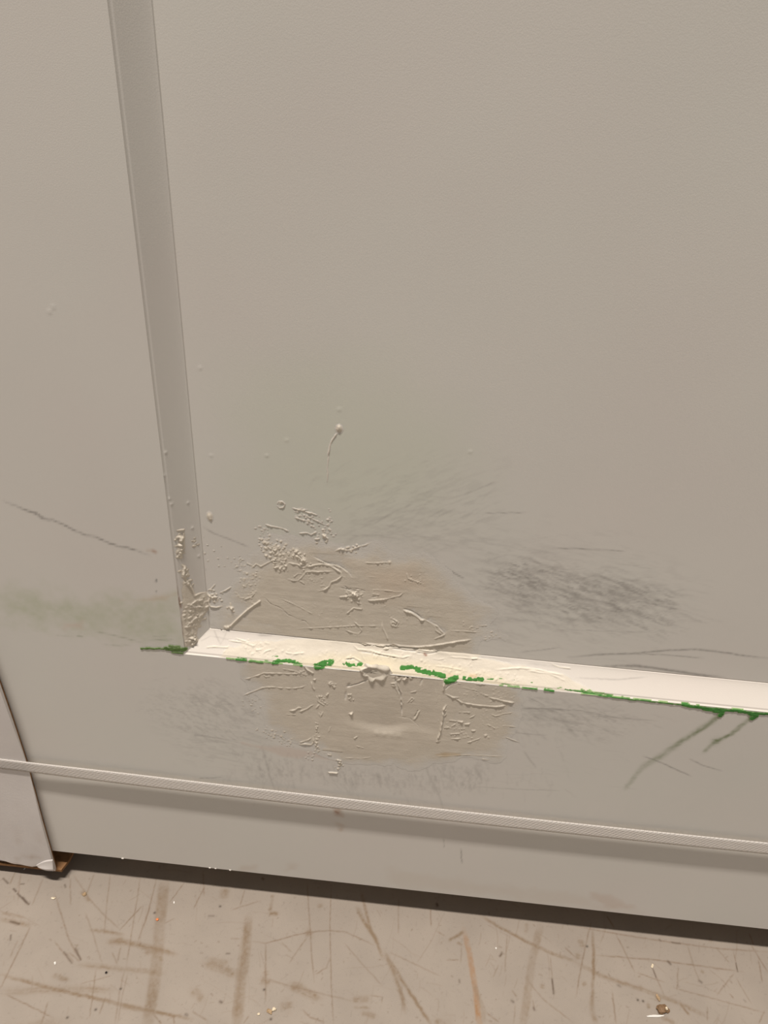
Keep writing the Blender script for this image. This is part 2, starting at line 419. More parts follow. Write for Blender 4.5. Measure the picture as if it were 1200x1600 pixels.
# (slab works in x/z; lay it down)
me = floor.data
cvs = np.empty(len(me.vertices) * 3, np.float32); me.vertices.foreach_get('co', cvs); cvs = cvs.reshape(-1, 3)
cvs = np.stack([cvs[:, 0], cvs[:, 2], -cvs[:, 1]], -1); me.vertices.foreach_set('co', np.ascontiguousarray(cvs).ravel()); me.update()
tag(floor, kind='structure')

M_WALL = mat_plain('wall_paint', (.62, .6, .56), .8, .04, 12, .05)
tag(box_mesh('wall_back', (-3, .055, 0), (3, .11, 2.7), M_WALL, None, 0), kind='structure')
M_WOOD = mat_plain('raw_timber', (.36, .24, .14), .75, .18, 40, .2)
bat = box_mesh('timber_batten', (-.27, .0305, 0), (.78, .0545, GAP), M_WOOD, None, .0012)
tag(bat, 'rough timber batten carrying the door, in the dark gap below it', 'batten')

# ------------------------------------------------------------------ the door
X1, Wm, Z4, DP = -.39093 * S, .042976 * S, CAM[2] - 1.00980 * S, .0300 * S
XL, XR, ZB, ZT = -.446, .80, GAP, 2.10
PXR, PZT = .80 - .282, 1.14                 # outer line of the lower panel's moulding: right and top
THICK = .0545
door = empty('panel_door', (0, 0, GAP))
tag(door, 'off-white painted panel door with beige filler patches and green paint line', 'door')
def dchild(o):
    o.matrix_parent_inverse = Matrix.Translation((0, 0, -GAP)); return o

def paint_mottle(F):
    U, V = F.U, F.V
    n = fbm(U / .09, V / .09, 11, 3)
    F.c *= (1 + np.stack([.02 * (n - .5), -.02 * (n - .5), -.01 * (n - .5)], -1))

c2 = lambda *p: z2(p, 4, 200, 700)
c3 = lambda *p: z2(p, 1200 / 450, 350, 640)
c4 = lambda *p: z2(p, 1200 / 440, 380, 960)
c5 = lambda *p: z2(p, 2.4, 700, 800)
c6 = lambda *p: z2(p, 1200 / 220, 380, 760)
c7 = lambda *p: z2(p, 1200 / 260, 540, 860)
c8 = lambda *p: z2(p, 4, 0, 760)
cA = lambda *p: z2(p, 6, 380, 1020)
cB = lambda *p: z2(p, 6, 680, 1040)
cC = lambda *p: z2(p, 1200 / 280, 480, 1000)
cD = lambda *p: z2(p, 1185 / 200, 1000, 1000)
cE = lambda *p: z2(p, 1200 / 210, 270, 960)

# --- panel
def map_panel(px, py):
    h = on_y(px, py, DP); return np.array([h[0], h[2]])
def map_face(px, py):
    h = on_y(px, py, 0); return np.array([h[0], h[2]])

xs = steps((X1 + Wm, .33, .0010), (.33, PXR - Wm, .01)); zs = steps((Z4 + Wm, .60, .0011), (.60, .80, .006), (.80, PZT - Wm, .02))
U, V = np.meshgrid(xs, zs)
pn = Field(U, V, map_panel, WHITE); paint_mottle(pn)
gmask = pn.area([(400, 640), (480, 600), (620, 620), (720, 700), (700, 800), (560, 840), (420, 830), (370, 740)], 45, 25, 5, .05)
pn.tint(gmask, WHITE * [.95, 1.0, .93], .9)
def scuffs(F, region, n, ang, L, col, a, w=.5, asd=.2):
    cx, cy, sx, sy = region
    for i in range(n):
        x, y = rng.normal(cx, sx), rng.normal(cy, sy); t = rng.normal(ang, asd); l = L * rng.uniform(.4, 1.5)
        a_ = a * .42
        F.paint([(x, y), (x + l * .5 * math.cos(t), y + l * .5 * math.sin(t)), (x + l * math.cos(t + .05), y + l * math.sin(t + .05))],
                col, w * rng.uniform(.6, 1.5), a_ * rng.uniform(.4, 1.2), .4, .9)
def cloud(F, poly, ang, a, soft=14, lx=.008, lz=.0016, seed=3, lo=.42, hi=.78, col=GREY):
    m = F.area(poly, soft, soft, seed, .02)
    c, s_ = math.cos(ang), math.sin(ang)
    u = F.U * c - F.V * s_; v = F.U * s_ + F.V * c
    n = smooth(lo, hi, fbm(u / lx, v / lz, seed + 7, 4)) * (.4 + 1.2 * fbm(u / (lx * 3), v / (lz * 4), seed + 19, 2))
    F.tint(m * n, col, a)
cloud(pn, [(765, 890), (800, 868), (880, 890), (990, 900), (1070, 950), (1060, 985), (960, 985), (860, 965), (780, 935)], .35, .46, 14, .0065, .0015, 3)
cloud(pn, [(740, 860), (900, 850), (1010, 890), (1080, 960), (950, 1010), (780, 990), (730, 930)], .2, .17, 24, .012, .0018, 5)
cloud(pn, [(520, 760), (640, 735), (780, 730), (760, 810), (660, 850), (530, 850)], -.5, .15, 22, .008, .0018, 6)
cloud(pn, [(560, 810), (700, 810), (900, 870), (760, 890), (600, 850)], .1, .14, 20, .010, .0018, 8)
scuffs(pn, (880, 925, 75, 22), 210, .18, 38, GREY, .30, .75)
scuffs(pn, (810, 905, 32, 14), 90, .25, 26, GREY, .34, .8, .35)
scuffs(pn, (950, 950, 60, 16), 110, .12, 36, GREY, .28, .8, .25)
scuffs(pn, (850, 940, 55, 26), 70, .5, 22, GREY, .22, .9, .5)
scuffs(pn, (640, 790, 55, 24), 110, -.35, 30, GREY, .16, .7, .25)
scuffs(pn, (610, 835, 60, 14), 70, .1, 26, GREY, .16, .7)
scuffs(pn, (860, 960, 120, 40), 70, .08, 60, GREY, .12, .6)
scuffs(pn, (700, 860, 90, 20), 60, .05, 50, GREY, .10, .6)
scuffs(pn, (470, 880, 50, 50), 40, .6, 30, GREY, .10, .5)
for P, w, a in [(c5((390, 135), (500, 138), (590, 143), (665, 147)), .55, .45), (c5((130, 5), (210, 3), (295, 2)), .5, .35),
                (c5((450, 545), (560, 535), (700, 530), (830, 518), (930, 515), (1020, 525), (1120, 540), (1210, 550)), .9, .55),
                (c5((690, 532), (800, 535), (960, 548)), .7, .4), (c5((560, 580), (700, 575), (850, 595), (960, 612), (1040, 620)), 1.2, .45),
                (c5((640, 575), (760, 583), (900, 605), (1000, 618)), .9, .5), (c5((270, 525), (350, 518), (420, 508)), .6, .35),
                (c5((0, 215), (35, 235), (65, 250)), .5, .4), (c7((690, 98), (750, 145), (850, 205)), .5, .5),
                (c3((1000, 355), (1060, 330), (1130, 300)), .6, .25), (c3((620, 480), (700, 430), (790, 390)), .7, .2),
                (c3((520, 525), (640, 525), (760, 545)), .8, .22), (c2((470, 495), (540, 535), (640, 572), (760, 620)), .7, .4),
                (c2((430, 670), (470, 720), (490, 780)), .4, .3), (c5((380, 440), (560, 445), (760, 452)), .5, .25),
                (c3((380, 580), (440, 620), (520, 660)), .5, .25), (c2((780, 950), (850, 960), (990, 985)), .6, .25),
                (c5((730, 335), (870, 368)), .6, .3), (c5((780, 295), (820, 297)), .5, .3)]:
    pn.paint(P, GREY, w, a, .12, .6)
for (x, y) in [(636, 338), (402, 390), (530, 640), (313, 575), (735, 706), (417, 712), (448, 688), (330, 712)]:
    pn.lump((x, y), .8, .9, .3)
pn.h -= .0009 * pn.area([(470, 890), (560, 890), (650, 905), (700, 950), (700, 985), (600, 985), (470, 970), (430, 930)], 2)
P0 = np.stack([U, DP - pn.h, V], -1)
panel = dchild(slab('panel', P0, pn.c, .035, M_PAINT, door))

# --- filler smeared on the panel
xs = steps((on_y(318, 985, DP)[0], on_y(815, 1000, DP)[0], .00038)); zs = steps((Z4 + Wm, on_y(560, 655, DP)[2], .00056))
U, V = np.meshgrid(xs, zs)
fp = Field(U, V, map_panel, FILLER); fp.gain = 1.05
A = fp.area([(352, 978), (358, 955), (376, 930), (388, 902), (402, 880), (410, 852), (430, 838), (470, 845), (505, 852), (540, 862), (600, 868),
             (650, 882), (700, 905), (728, 930), (752, 962), (770, 990), (745, 1030), (600, 1030), (480, 1020), (352, 1000)], 15, 18, 2, .025)
A2 = fp.area([(440, 885), (520, 860), (610, 880), (690, 915), (735, 975), (700, 1030), (480, 1010), (400, 965), (390, 930)], 8, 10, 6, .02)
st = fbm(U / .05, V / .0035, 21, 4)                   # trowel streaks run sideways
fp.h += 1e-3 * (.19 * A + .12 * A2) * (.78 + .44 * st) + 1e-3 * A * (.07 * (fbm(U / .012, V / .012, 8, 4) - .3) + .10 * (fbm(U / .0032, V / .0022, 9, 3) - .4))
fp.ridge(c3((300, 912), (400, 907), (500, 902), (545, 898), (600, 900), (660, 900)), .55, .32, .1)
fp.ridge(c7((60, 512), (100, 545), (116, 575), (95, 600), (50, 592), (0, 572)), .6, .35, .12)
fp.ridge(c3((28, 900), (60, 868), (100, 832), (150, 796)), .85, .75, .03, 0, False, .25)
fp.ridge(c7((420, 432), (470, 447), (510, 472), (545, 500), (575, 500)), .8, .70, .06, -.25)
fp.ridge(c7((418, 418), (470, 433), (515, 458), (550, 488)), .7, -.40, .05)
fp.ridge(c7((575, 500), (620, 525), (660, 545), (690, 580), (715, 603)), .5, .30, .2, -.25)
fp.ridge(c7((620, 515), (665, 538), (700, 580)), .5, -.28, .2)
fp.ridge(c7((718, 603), (680, 620), (640, 637)), .6, .5, .1)
fp.ridge(c7((640, 540), (650, 575), (690, 600)), .6, .35, .2)
fp.ridge(c7((160, 357), (220, 357), (280, 350), (340, 335), (390, 325), (415, 303)), .65, .42, .15)
fp.ridge(c7((190, 285), (250, 285), (330, 292), (405, 298)), .5, .2, .2)
fp.ridge(c7((140, 85), (220, 90), (318, 85)), .45, .25, .06); fp.lump(c7((318, 84))[0], .9, 1., .45)
fp.ridge(c7((150, 188), (222, 190)), .4, .15, .05)
fp.ridge(c7((440, 165), (452, 200), (490, 215), (545, 232)), .6, .3, .3)
fp.crumbs(c7((450, 200), (540, 215)), 22, (.3, .6), (.1, .3), 2.5)
fp.ridge(c7((265, 510), (268, 560), (290, 600), (305, 640), (322, 668)), .9, .35, .2)
fp.ridge(c7((325, 490), (350, 495), (382, 520), (365, 547), (330, 535), (322, 505)), .6, .35, .2)
fp.crumbs(c7((330, 500), (370, 530)), 16, (.4, .8), (.15, .4), 1.6)
fp.ridge(c7((150, 668), (240, 680), (330, 678)), .8, .7, .15, 0, True, .3)
fp.ridge(c7((340, 670), (390, 685), (460, 690), (530, 692), (610, 685), (700, 672), (800, 655), (900, 643)), .85, .85, .08, 0, True, .3)
fp.ridge(c7((760, 575), (840, 580), (950, 588)), .6, .25, .1)
fp.ridge(c7((940, 545), (1020, 540)), .5, .2, .1)
fp.crumbs(c7((830, 490), (1000, 630), (1130, 585)), 22, (.3, .7), (.1, .3), 2.5)
for P, w, h, s in [(c6((600, 595), (660, 627), (720, 655), (800, 668), (860, 700), (900, 735), (930, 768)), .6, -.25, -.2),
                (c6((620, 622), (690, 648), (760, 672), (830, 690), (890, 740)), .5, .22, 0),
                (c6((370, 672), (390, 650), (420, 655), (470, 665), (510, 690), (560, 680), (620, 665), (680, 660), (740, 675), (800, 710), (835, 735), (840, 765), (800, 795), (750, 815), (735, 850), (690, 880), (640, 890)), .62, .48, -.12),
                (c6((690, 650), (750, 662), (800, 695), (835, 720)), .55, -.3, 0),
                (c6((510, 752), (540, 725), (590, 722), (640, 725), (700, 722), (765, 722)), .5, .38, 0),
                (c6((380, 790), (430, 800), (470, 800), (500, 770), (530, 740)), .5, .34, 0), (c6((480, 800), (525, 828)), .5, .3, 0),
                (c6((430, 770), (470, 740), (500, 745)), .45, .25, 0), (c6((780, 552), (830, 530), (880, 545), (930, 540), (980, 515), (1040, 500), (1090, 480)), .6, .36, 0),
                (c6((420, 185), (480, 200), (550, 222), (630, 245)), .6, .34, 0), (c6((440, 265), (500, 285), (560, 300), (600, 312)), .6, .34, 0),
                (c6((520, 245), (580, 270), (640, 300), (700, 330)), .5, .22, 0),
                (c6((480, 400), (540, 395), (580, 412), (625, 385)), .55, .36, 0), (c6((680, 410), (725, 448)), .7, .4, 0), (c6((610, 450), (650, 445)), .7, .35, 0),
                (c6((190, 325), (240, 340), (300, 350), (340, 360), (385, 382)), .65, .36, 0), (c6((80, 692), (110, 660), (150, 682), (200, 655), (260, 625), (320, 635)), .55, .3, 0),
                (c6((845, 940), (900, 925), (950, 920), (985, 890)), .65, .5, 0), (c6((860, 845), (900, 875), (950, 868), (1040, 890)), .55, -.35, 0),
                (c6((900, 890), (940, 905), (970, 930), (990, 970)), .6, .5, 0), (c6((930, 930), (960, 900), (975, 880)), .6, .4, 0),
                (c6((1060, 970), (1130, 965), (1200, 960)), .55, .34, 0), (c6((1030, 650), (1100, 652), (1200, 645)), .45, .22, 0),
                (c6((640, 850), (690, 845), (720, 862), (680, 885)), .5, .28, 0), (c6((440, 540), (470, 575), (500, 600), (530, 640), (545, 670)), .7, .35, 0),
                (c6((330, 640), (350, 665), (370, 680)), .6, .3, 0), (c6((1100, 915), (1160, 920)), .5, .3, 0), (c6((1090, 945), (1140, 935)), .5, -.25, 0),
                (c2((850, 930), (890, 970), (960, 1000), (1000, 1040), (1060, 1065), (1110, 1080), (1135, 1110)), .5, -.24, .1),
                (c2((680, 905), (700, 935), (740, 940)), .55, .3, 0), (c2((720, 950), (770, 930), (797, 903)), .55, .35, 0),
                (c2((960, 940), (1060, 985), (1165, 1040)), .45, .2, 0), (c3((510, 850), (540, 825), (575, 830), (572, 808), (548, 800)), .55, .42, 0),
                (c3((480, 740), (520, 750), (580, 755)), .5, -.3, 0), (c3((480, 780), (530, 775), (560, 765)), .6, .45, 0),
                (c2((575, 905), (610, 890), (645, 868)), .6, .4, 0), (c2((640, 965), (652, 1010)), .8, .4, 0), (c2((500, 890), (520, 880), (545, 852)), .7, .5, 0),
                (c2((495, 905), (515, 930), (505, 960), (515, 990), (550, 996), (590, 988)), .8, .5, 0), (c2((520, 935), (560, 930)), .6, .35, 0),
                (c3((430, 300), (432, 230), (434, 180)), .55, .2, 0), (c3((434, 190), (442, 145), (452, 125), (470, 100)), .65, .38, 0),
                (c3((95, 640), (130, 655)), .5, .25, 0)]:
    fp.ridge(P, w, h, .16, s)
fp.lump(c3((480, 80))[0], 1.5, 1.9, .8); fp.lump(c3((480, 70))[0], .9, .9, .5)
fp.lump((327.5, 806), 1.5, 2.4, .7); fp.lump((329, 811), .9, 1.3, .5)
fp.ridge(c6((290, 150), (300, 130), (330, 128), (355, 150), (345, 178), (310, 185), (290, 165)), .55, .35, .1); fp.lump(c6((322, 140))[0], 1., 1., .35)
for R, n, sp, sz, hh in [(c6((180, 480), (220, 520), (200, 510)), 45, 3.2, (.35, .8), (.12, .4)), (c6((280, 500), (300, 560), (260, 590), (320, 640)), 60, 3., (.4, .95), (.15, .55)),
                     (c6((440, 560), (500, 620), (530, 660)), 45, 2., (.4, .95), (.2, .55)), (c6((660, 350), (720, 400), (640, 450)), 40, 2.6, (.3, .8), (.12, .45)),
                     (c6((20, 700), (70, 800), (20, 900)), 60, 4.5, (.35, .8), (.08, .3)), (c6((450, 210), (600, 290)), 45, 2.5, (.3, .7), (.1, .35)),
                     (c6((280, 690), (370, 710)), 30, 1.8, (.3, .8), (.15, .4)), (c6((560, 760), (660, 800)), 18, 3, (.3, .6), (.1, .3)),
                     (c6((900, 920), (1000, 930)), 35, 2., (.3, .8), (.2, .5)), (c6((800, 540), (1000, 515)), 26, 1.6, (.3, .8), (.15, .5)),
                     (c6((380, 560), (430, 600)), 24, 3, (.3, .7), (.1, .35)), (c2((700, 930), (780, 960)), 24, 3, (.3, .6), (.1, .25)),
                     (c2((520, 900), (560, 960)), 40, 2.6, (.4, .9), (.15, .45)), (c2((640, 990), (660, 1015)), 10, 1.2, (.5, 1.), (.2, .4)),
                     (c2((590, 1120), (640, 1120)), 10, 1., (.5, 1.2), (.2, .5)), (c2((660, 690), (740, 760)), 26, 3.2, (.3, .6), (.06, .2)),
                     (c3((640, 800), (860, 940)), 40, 9, (.3, .6), (.05, .2)), (c3((380, 850), (560, 900)), 40, 6, (.3, .6), (.05, .2)),
                     (c6((700, 200), (780, 335)), 10, 2, (.3, .7), (.1, .35)), (c2((440, 510), (560, 720)), 10, 5, (.3, .7), (.1, .3)),
                     (c3((150, 480), (190, 560)), 24, 3, (.3, .7), (.08, .28))]:
    fp.crumbs(R, n, sz, hh, sp)
# thin places let the door colour through; a few brown-tinted ones
thin = 1 - smooth(.00004, .00026, fp.h)
fp.tint(thin, WHITE * .98, 1.)
fp.tint(fp.area([(560, 885), (640, 890), (680, 925), (600, 930)], 12, 10, 9), FILLER * [1.0, .93, .88], .7)
fp.tint(fp.k, CREAM * 1.03, .55)  # highlights of ridges and crumbs put into the colour as paler cream
keep = (fp.h > .00004) | (A > .4)
lift = np.maximum(fp.h, 0) + .00003
dig = np.minimum(fp.h, 0)
Pp = np.stack([U, DP - lift - dig, V], -1)
o = film('filler_patch', Pp, fp.c, keep, M_FILL, panel); o['label'] = 'beige filler smeared roughly over the recessed panel'

# --- mouldings
tt = np.r_[0, .025, .05, .075, .10, np.linspace(.125, .93, 34), .942, .948, .954, .96, 1.0]
def prof(t):
    t = np.asarray(t, float)
    lip = np.interp(t, [0, .03, .05, .10], [0, .0010, .00125, .0014])
    q = np.clip((t - .10) / .90, 0, 1)
    q = np.clip((t - .10) / .84, 0, 1)
    body = .0014 + (DP - .0003 - .0014) * (1 - (1 - q) ** 1.18)
    body = body + .0006 * smooth(.942, .958, t)          # narrow groove where it meets the panel
    return np.where(t < .10, lip, body)
dd = prof(tt)
nrm = np.gradient(dd, tt * Wm); nrm = np.stack([-np.ones_like(nrm), nrm]) / np.sqrt(1 + nrm ** 2)   # (y, inward) components

def map_mb(px, py):                                   # bottom moulding: sloping plane through both of its edges
    h = hit(px, py, (0, 0, Z4), (0, Wm, -DP)); return np.array([h[0], h[2]])
def map_ml(px, py):
    h = hit(px, py, (X1, 0, 0), (-DP, Wm, 0)); return np.array([h[0], h[2]])

# bottom
ss = steps((0., .50, .00075), (.50, PXR - X1, .01)) / (PXR - X1)
SS, TT = np.meshgrid(ss, tt)
X = (X1 + Wm * TT) + SS * ((PXR - Wm * TT) - (X1 + Wm * TT)); Z = Z4 + Wm * TT; Y = np.broadcast_to(dd[:, None], X.shape)
mb = Field(X, Z, map_mb, WHITE * [1.03, 1.0, .98]); paint_mottle(mb)
for P, w, a in [(cE((365, 140), (390, 210), (425, 275)), .4, .4), (cE((480, 150), (455, 220), (420, 280)), .4, .25), (cE((340, 200), (480, 230), (700, 270)), .5, .25),
                (cE((750, 190), (890, 195)), .8, .35), (cE((240, 250), (340, 200)), .4, .2), (c5((480, 625), (640, 632), (750, 622)), .5, .3), (c5((60, 540), (250, 565)), .9, .18),
                (c5((300, 570), (420, 585)), .8, .18)]:
    mb.paint(P, GREY, w, a, .1, .6)
Pm = np.stack([X, Y, Z], -1)
mould_b = dchild(slab('moulding', Pm, mb.c, .035, M_PAINT, door))

xa, xb = on_y(300, 1000, 0)[0], on_y(960, 1060, 0)[0]
ss = steps((xa, xb, .00052)); t2 = np.linspace(.02, 1.0, 44)
X, TT = np.meshgrid(ss, t2); Z = Z4 + Wm * TT
fm = Field(X, Z, map_mb, CREAM); fm.gain = 1.25
A = fm.area([(355, 1012), (400, 1003), (470, 1004), (520, 1000), (640, 1010), (720, 1022), (800, 1040), (880, 1058), (905, 1068), (930, 1082), (820, 1090), (640, 1070), (480, 1050), (420, 1042), (340, 1032)], 2.2, 2.5, 3, .012)
A2 = fm.area([(500, 990), (520, 1003), (740, 1030), (760, 1015), (640, 1000)], 2.5, 2, 4, .01)
fm.h += 1e-3 * (.30 * A + .25 * A2) * (.6 + .8 * fbm(X / .02, Z / .003, 12, 4)) + 1e-3 * .20 * A * (fbm(X / .004, Z / .0028, 14, 4) - .35)
for P, w, h in [(cC((310, 40), (340, 70), (420, 75), (500, 100), (560, 110), (640, 125), (700, 112)), .7, .6), (cC((350, 85), (430, 95), (520, 112), (600, 128)), .5, -.45),
                (cC((340, 12), (440, 27), (560, 37), (600, 40)), .8, .7), (cC((520, 50), (540, 62), (510, 65)), .9, .8), (cC((740, 62), (800, 75), (875, 70)), .8, .7),
                (cC((570, 60), (660, 75), (730, 80)), .8, -.6), (cC((730, 90), (800, 100), (870, 85)), .6, -.5), (cC((260, 135), (310, 130), (350, 155), (382, 168)), .6, -.5),
                (cC((365, 95), (370, 120), (385, 140)), .5, .3), (cC((255, 128), (310, 122), (360, 148)), .6, .5), (cC((840, 130), (880, 138), (920, 130)), .6, .3),
                (cC((1100, 130), (1140, 128)), .7, .4), (cE((500, 240), (560, 250), (640, 262), (740, 290)), .6, .45), (cE((560, 220), (620, 240), (690, 262)), .6, .4),
                (cE((800, 360), (830, 335), (880, 320)), .6, .5), (cE((740, 325), (790, 320)), .7, .4), (cE((300, 300), (400, 295), (490, 300), (497, 285)), .7, .4),
                (cE((450, 345), (470, 330)), .8, .5), (cE((820, 262), (860, 268)), .7, .4), (cE((1000, 345), (1080, 360), (1170, 350)), .7, .5),
                (cB((0, 10), (120, 22), (260, 50)), .6, .35), (cB((560, 45), (800, 30), (1000, 55), (1200, 100)), .8, .4), (c5((0, 545), (60, 550), (130, 555)), .6, .3),
                (c5((390, 572), (420, 585), (460, 590)), .7, .4), (c5((300, 598), (380, 610), (440, 635)), .7, .3)]:
    fm.ridge(P, w, h, .12)
for R, n, sp in [(cE((600, 290), (800, 330), (1150, 370)), 110, 2.2), (cC((400, 90), (640, 115)), 60, 1.6), (cC((100, 110), (340, 150)), 60, 2.), (cC((640, 160), (1100, 210)), 70, 2.2),
                 (cB((300, 80), (800, 120)), 60, 1.8), (cE((420, 120), (460, 130), (620, 150)), 26, .7), (cC((360, 20), (880, 60)), 60, .9)]:
    fm.crumbs(R, n, (.3, .8), (.06, .32), sp)
fm.tint(fm.area([(430, 1035), (560, 1020), (700, 1040), (820, 1070), (760, 1085), (500, 1050)], 3, 3, 8), CREAM * [1.0, .98, .88], .8)
fm.paint(cC((786, 98), (795, 104)), np.array([.30, .10, .05]), .9, .9, .1, .2, False)
fm.paint(cB((330, 100), (380, 105)), np.array([.75, .50, .22]), 1.2, .5, .1, .5, False)
fm.paint(cB((100, 95), (160, 90)), np.array([.75, .55, .3]), 1., .4, .1, .5, False)
thin = 1 - smooth(.00006, .0002, fm.h); fm.tint(thin, WHITE, .7)
dq = prof(t2); g = np.gradient(dq, t2 * Wm); ny_ = -1 / np.sqrt(1 + g ** 2); nz_ = g / np.sqrt(1 + g ** 2)
hh = np.maximum(fm.h, 0) + .00003 + np.minimum(fm.h, 0)
Pq = np.stack([X, dq[:, None] + ny_[:, None] * hh, Z + nz_[:, None] * hh], -1)
o = film('filler_patch', Pq, fm.c, (fm.h > .00005), M_FILL, mould_b); o['label'] = 'cream filler along the bright bottom moulding'

# left
L = PZT - Z4
ss = steps((0., .24, .0009), (.24, L, .012)) / L
SS, TT = np.meshgrid(ss, tt)
Z = (Z4 + Wm * TT) + SS * ((PZT - Wm * TT) - (Z4 + Wm * TT)); X = X1 + Wm * TT; Y = np.broadcast_to(dd[:, None], X.shape)
ml = Field(X, Z, map_ml, WHITE); paint_mottle(ml)
ml.paint(c2((312, 930), (322, 970), (333, 1010)), np.array([.30, .16, .09]), .7, .8, .1, .5)
ml.paint(c2((300, 860), (312, 930)), np.array([.42, .30, .22]), .6, .5, .1, .5)
ml.paint(c2((340, 1010), (345, 1190)), np.array([.45, .30, .22]), .7, .5, .1, .5)
for (x, y) in [(293, 787), (255, 750), (247, 700), (264, 780), (268, 788)] + c2((400, 505), (422, 600), (440, 680), (235, 30), (225, 175)): ml.lump((x, y), .7, 1., .3)
tl = (np.gradient(dd, tt * Wm))[:, None]; nx_ = tl / np.sqrt(1 + tl ** 2); ny2 = -1 / np.sqrt(1 + tl ** 2)
Pl = np.stack([X + nx_ * ml.h, Y + ny2 * ml.h, Z], -1)[:, ::-1]
mould_l = dchild(slab('moulding', Pl, ml.c[:, ::-1], .035, M_PAINT, door))

t2 = np.linspace(.02, 1., 44)
zz = steps((Z4, on_y(285, 815, 0)[2], .0006))
TT, Z = np.meshgrid(t2, zz); X = X1 + Wm * TT
fc = Field(X, Z, map_ml, FILLER * 1.02); fc.gain = 1.25
A = fc.area(c2((345, 1000), (350, 850), (365, 850), (395, 905), (410, 935), (450, 920), (500, 900), (515, 980), (450, 1080), (410, 1180), (350, 1260), (345, 1100)), 1.6, 2., 5, .008)
fc.h += 1e-3 * .30 * A * (.5 + fbm(X / .006, Z / .006, 33, 4)) 
for P, w, h in [(c2((338, 735), (352, 745), (345, 790), (352, 815), (375, 850), (392, 885), (412, 928), (445, 915), (482, 905)), .8, .65), (c2((305, 518), (350, 515)), .8, .7),
                (c2((318, 540), (330, 600), (328, 690)), 1., .5), (c2((345, 530), (347, 640)), .6, .4), (c2((380, 990), (420, 960), (470, 950)), .6, .5), (c2((380, 1000), (430, 995), (475, 1000)), .6, .5),
                (c2((400, 1080), (430, 1060)), .7, .5), (c2((385, 1215), (400, 1190), (440, 1215), (400, 1245)), 1., .8)]:
    fc.ridge(P, w, h, .2)
for R, n, sp, hm in [(c2((325, 550), (330, 680)), 60, 1.1, .55), (c2((400, 960), (430, 1080)), 90, 2.8, .45), (c2((400, 1190), (420, 1240)), 40, 1.4, .9), (c2((345, 750), (390, 880)), 40, 1., .45),
                     (c2((380, 1080), (395, 1190)), 50, 1.8, .4), (c2((400, 570), (420, 610)), 6, 2, .3), (c2((450, 960), (490, 1000)), 30, 2., .4)]:
    fc.crumbs(R, n, (.35, .9), (.12, hm), sp)
fc.tint(fc.k, CREAM, .5)  # crumbly relief gets a painted cream highlight
mit = (Z >= Z4 + Wm * TT - .0004)
dq = prof(t2); g = np.gradient(dq, t2 * Wm); nyy = (-1 / np.sqrt(1 + g ** 2))[None, :]; nxx = (g / np.sqrt(1 + g ** 2))[None, :]
hh = np.maximum(fc.h, 0) + .00003
Pc = np.stack([X + nxx * hh, dq[None, :] + nyy * hh, Z], -1)
o = film('filler_patch', Pc, fc.c, (fc.h > .00007) & mit, M_FILL, mould_l); o['label'] = 'crumbly filler in the corner of the left moulding'

# right and top mouldings (outside the photograph)
def simple_mould(a, b, inward):
    a = np.array(a); b = np.array(b); inward = np.array(inward)
    d = (b - a) / np.linalg.norm(b - a)
    rows = []
    for t, dep in zip(tt[::4].tolist() + [1.], dd[::4].tolist() + [dd[-1]]):
        p = a + inward * Wm * t + d * Wm * t; q = b + inward * Wm * t - d * Wm * t
        rows.append([(p[0], dep, p[1]), (q[0], dep, q[1])])
    P = np.array(rows); dchild(slab('moulding', P, np.ones(P.shape) * WHITE, .035, M_PAINT, door))
simple_mould((PXR, Z4), (PXR, PZT), (-1, 0)); simple_mould((X1, PZT), (PXR, PZT), (0, -1))

# --- left stile
xs = steps((XL, -.40, .01), (-.40, X1, .0012)); zs = steps((ZB, .20, .006), (.20, .62, .0015), (.62, ZT, .03))
U, V = np.meshgrid(xs, zs)
sl = Field(U, V, map_face, WHITE); paint_mottle(sl)
sl.paint(c8((20, 90), (100, 120), (180, 155), (260, 200), (330, 210), (420, 250), (500, 290), (570, 310), (650, 340), (740, 375), (830, 395), (940, 432)), GREY, .85, .62, .5, .8)
sl.paint(c8((180, 150), (230, 165), (300, 205)), GREY, .6, .45, .3, .6)
sl.paint(c8((960, 405), (970, 410)), np.array([.45, .25, .15]), 1.3, .6, .1, .3, False)
sl.paint(c8((910, 400), (960, 400)), np.array([.55, .4, .28]), 1.2, .3, .1, .3)
sl.paint(c8((976, 578), (975, 600)), GREY * .6, .6, .8, 0, .2); sl.paint(c8((975, 655), (976, 660)), GREY, .6, .6, 0, .2, False)
gm = sl.area(c8((0, 700), (250, 660), (480, 720), (800, 715), (1100, 690), (1140, 960), (980, 960), (760, 940), (560, 860), (250, 850), (30, 820)), 14, 14, 9, .012)
sl.tint(gm * (.35 + .9 * fbm(U / .005, V / .004, 41)), np.array([.42, .50, .27]), .38)
sl.tint(sl.area(c8((760, 715), (960, 695), (1100, 670), (1100, 685), (960, 718)), 3, 4, 3, .01), np.array([.62, .48, .28]), .45)
sl.tint(sl.area(c8((400, 850), (520, 850), (520, 890), (400, 890)), 4, 4, 3), np.array([.70, .52, .42]), .45)
for P, w, a in [(c8((590, 905), (750, 940), (880, 975)), .7, .3), (c8((930, 960), (1080, 958)), .8, .3), (c8((950, 940), (1040, 935)), .6, .25), (c8((480, 935), (520, 940)), .8, .35),
                (c8((640, 990), (820, 995)), .7, .2), (c8((350, 930), (470, 938)), .6, .2)]: sl.paint(P, np.array([.25, .29, .18]), w, a, .2, .6)
cloud(sl, [(230, 1090), (330, 1060), (400, 1090), (420, 1160), (320, 1170), (240, 1130)], .6, .20, 14, .0045, .0018, 4)
cloud(sl, [(260, 1140), (420, 1150), (420, 1210), (280, 1190)], .15, .15, 14, .010, .0018, 13)
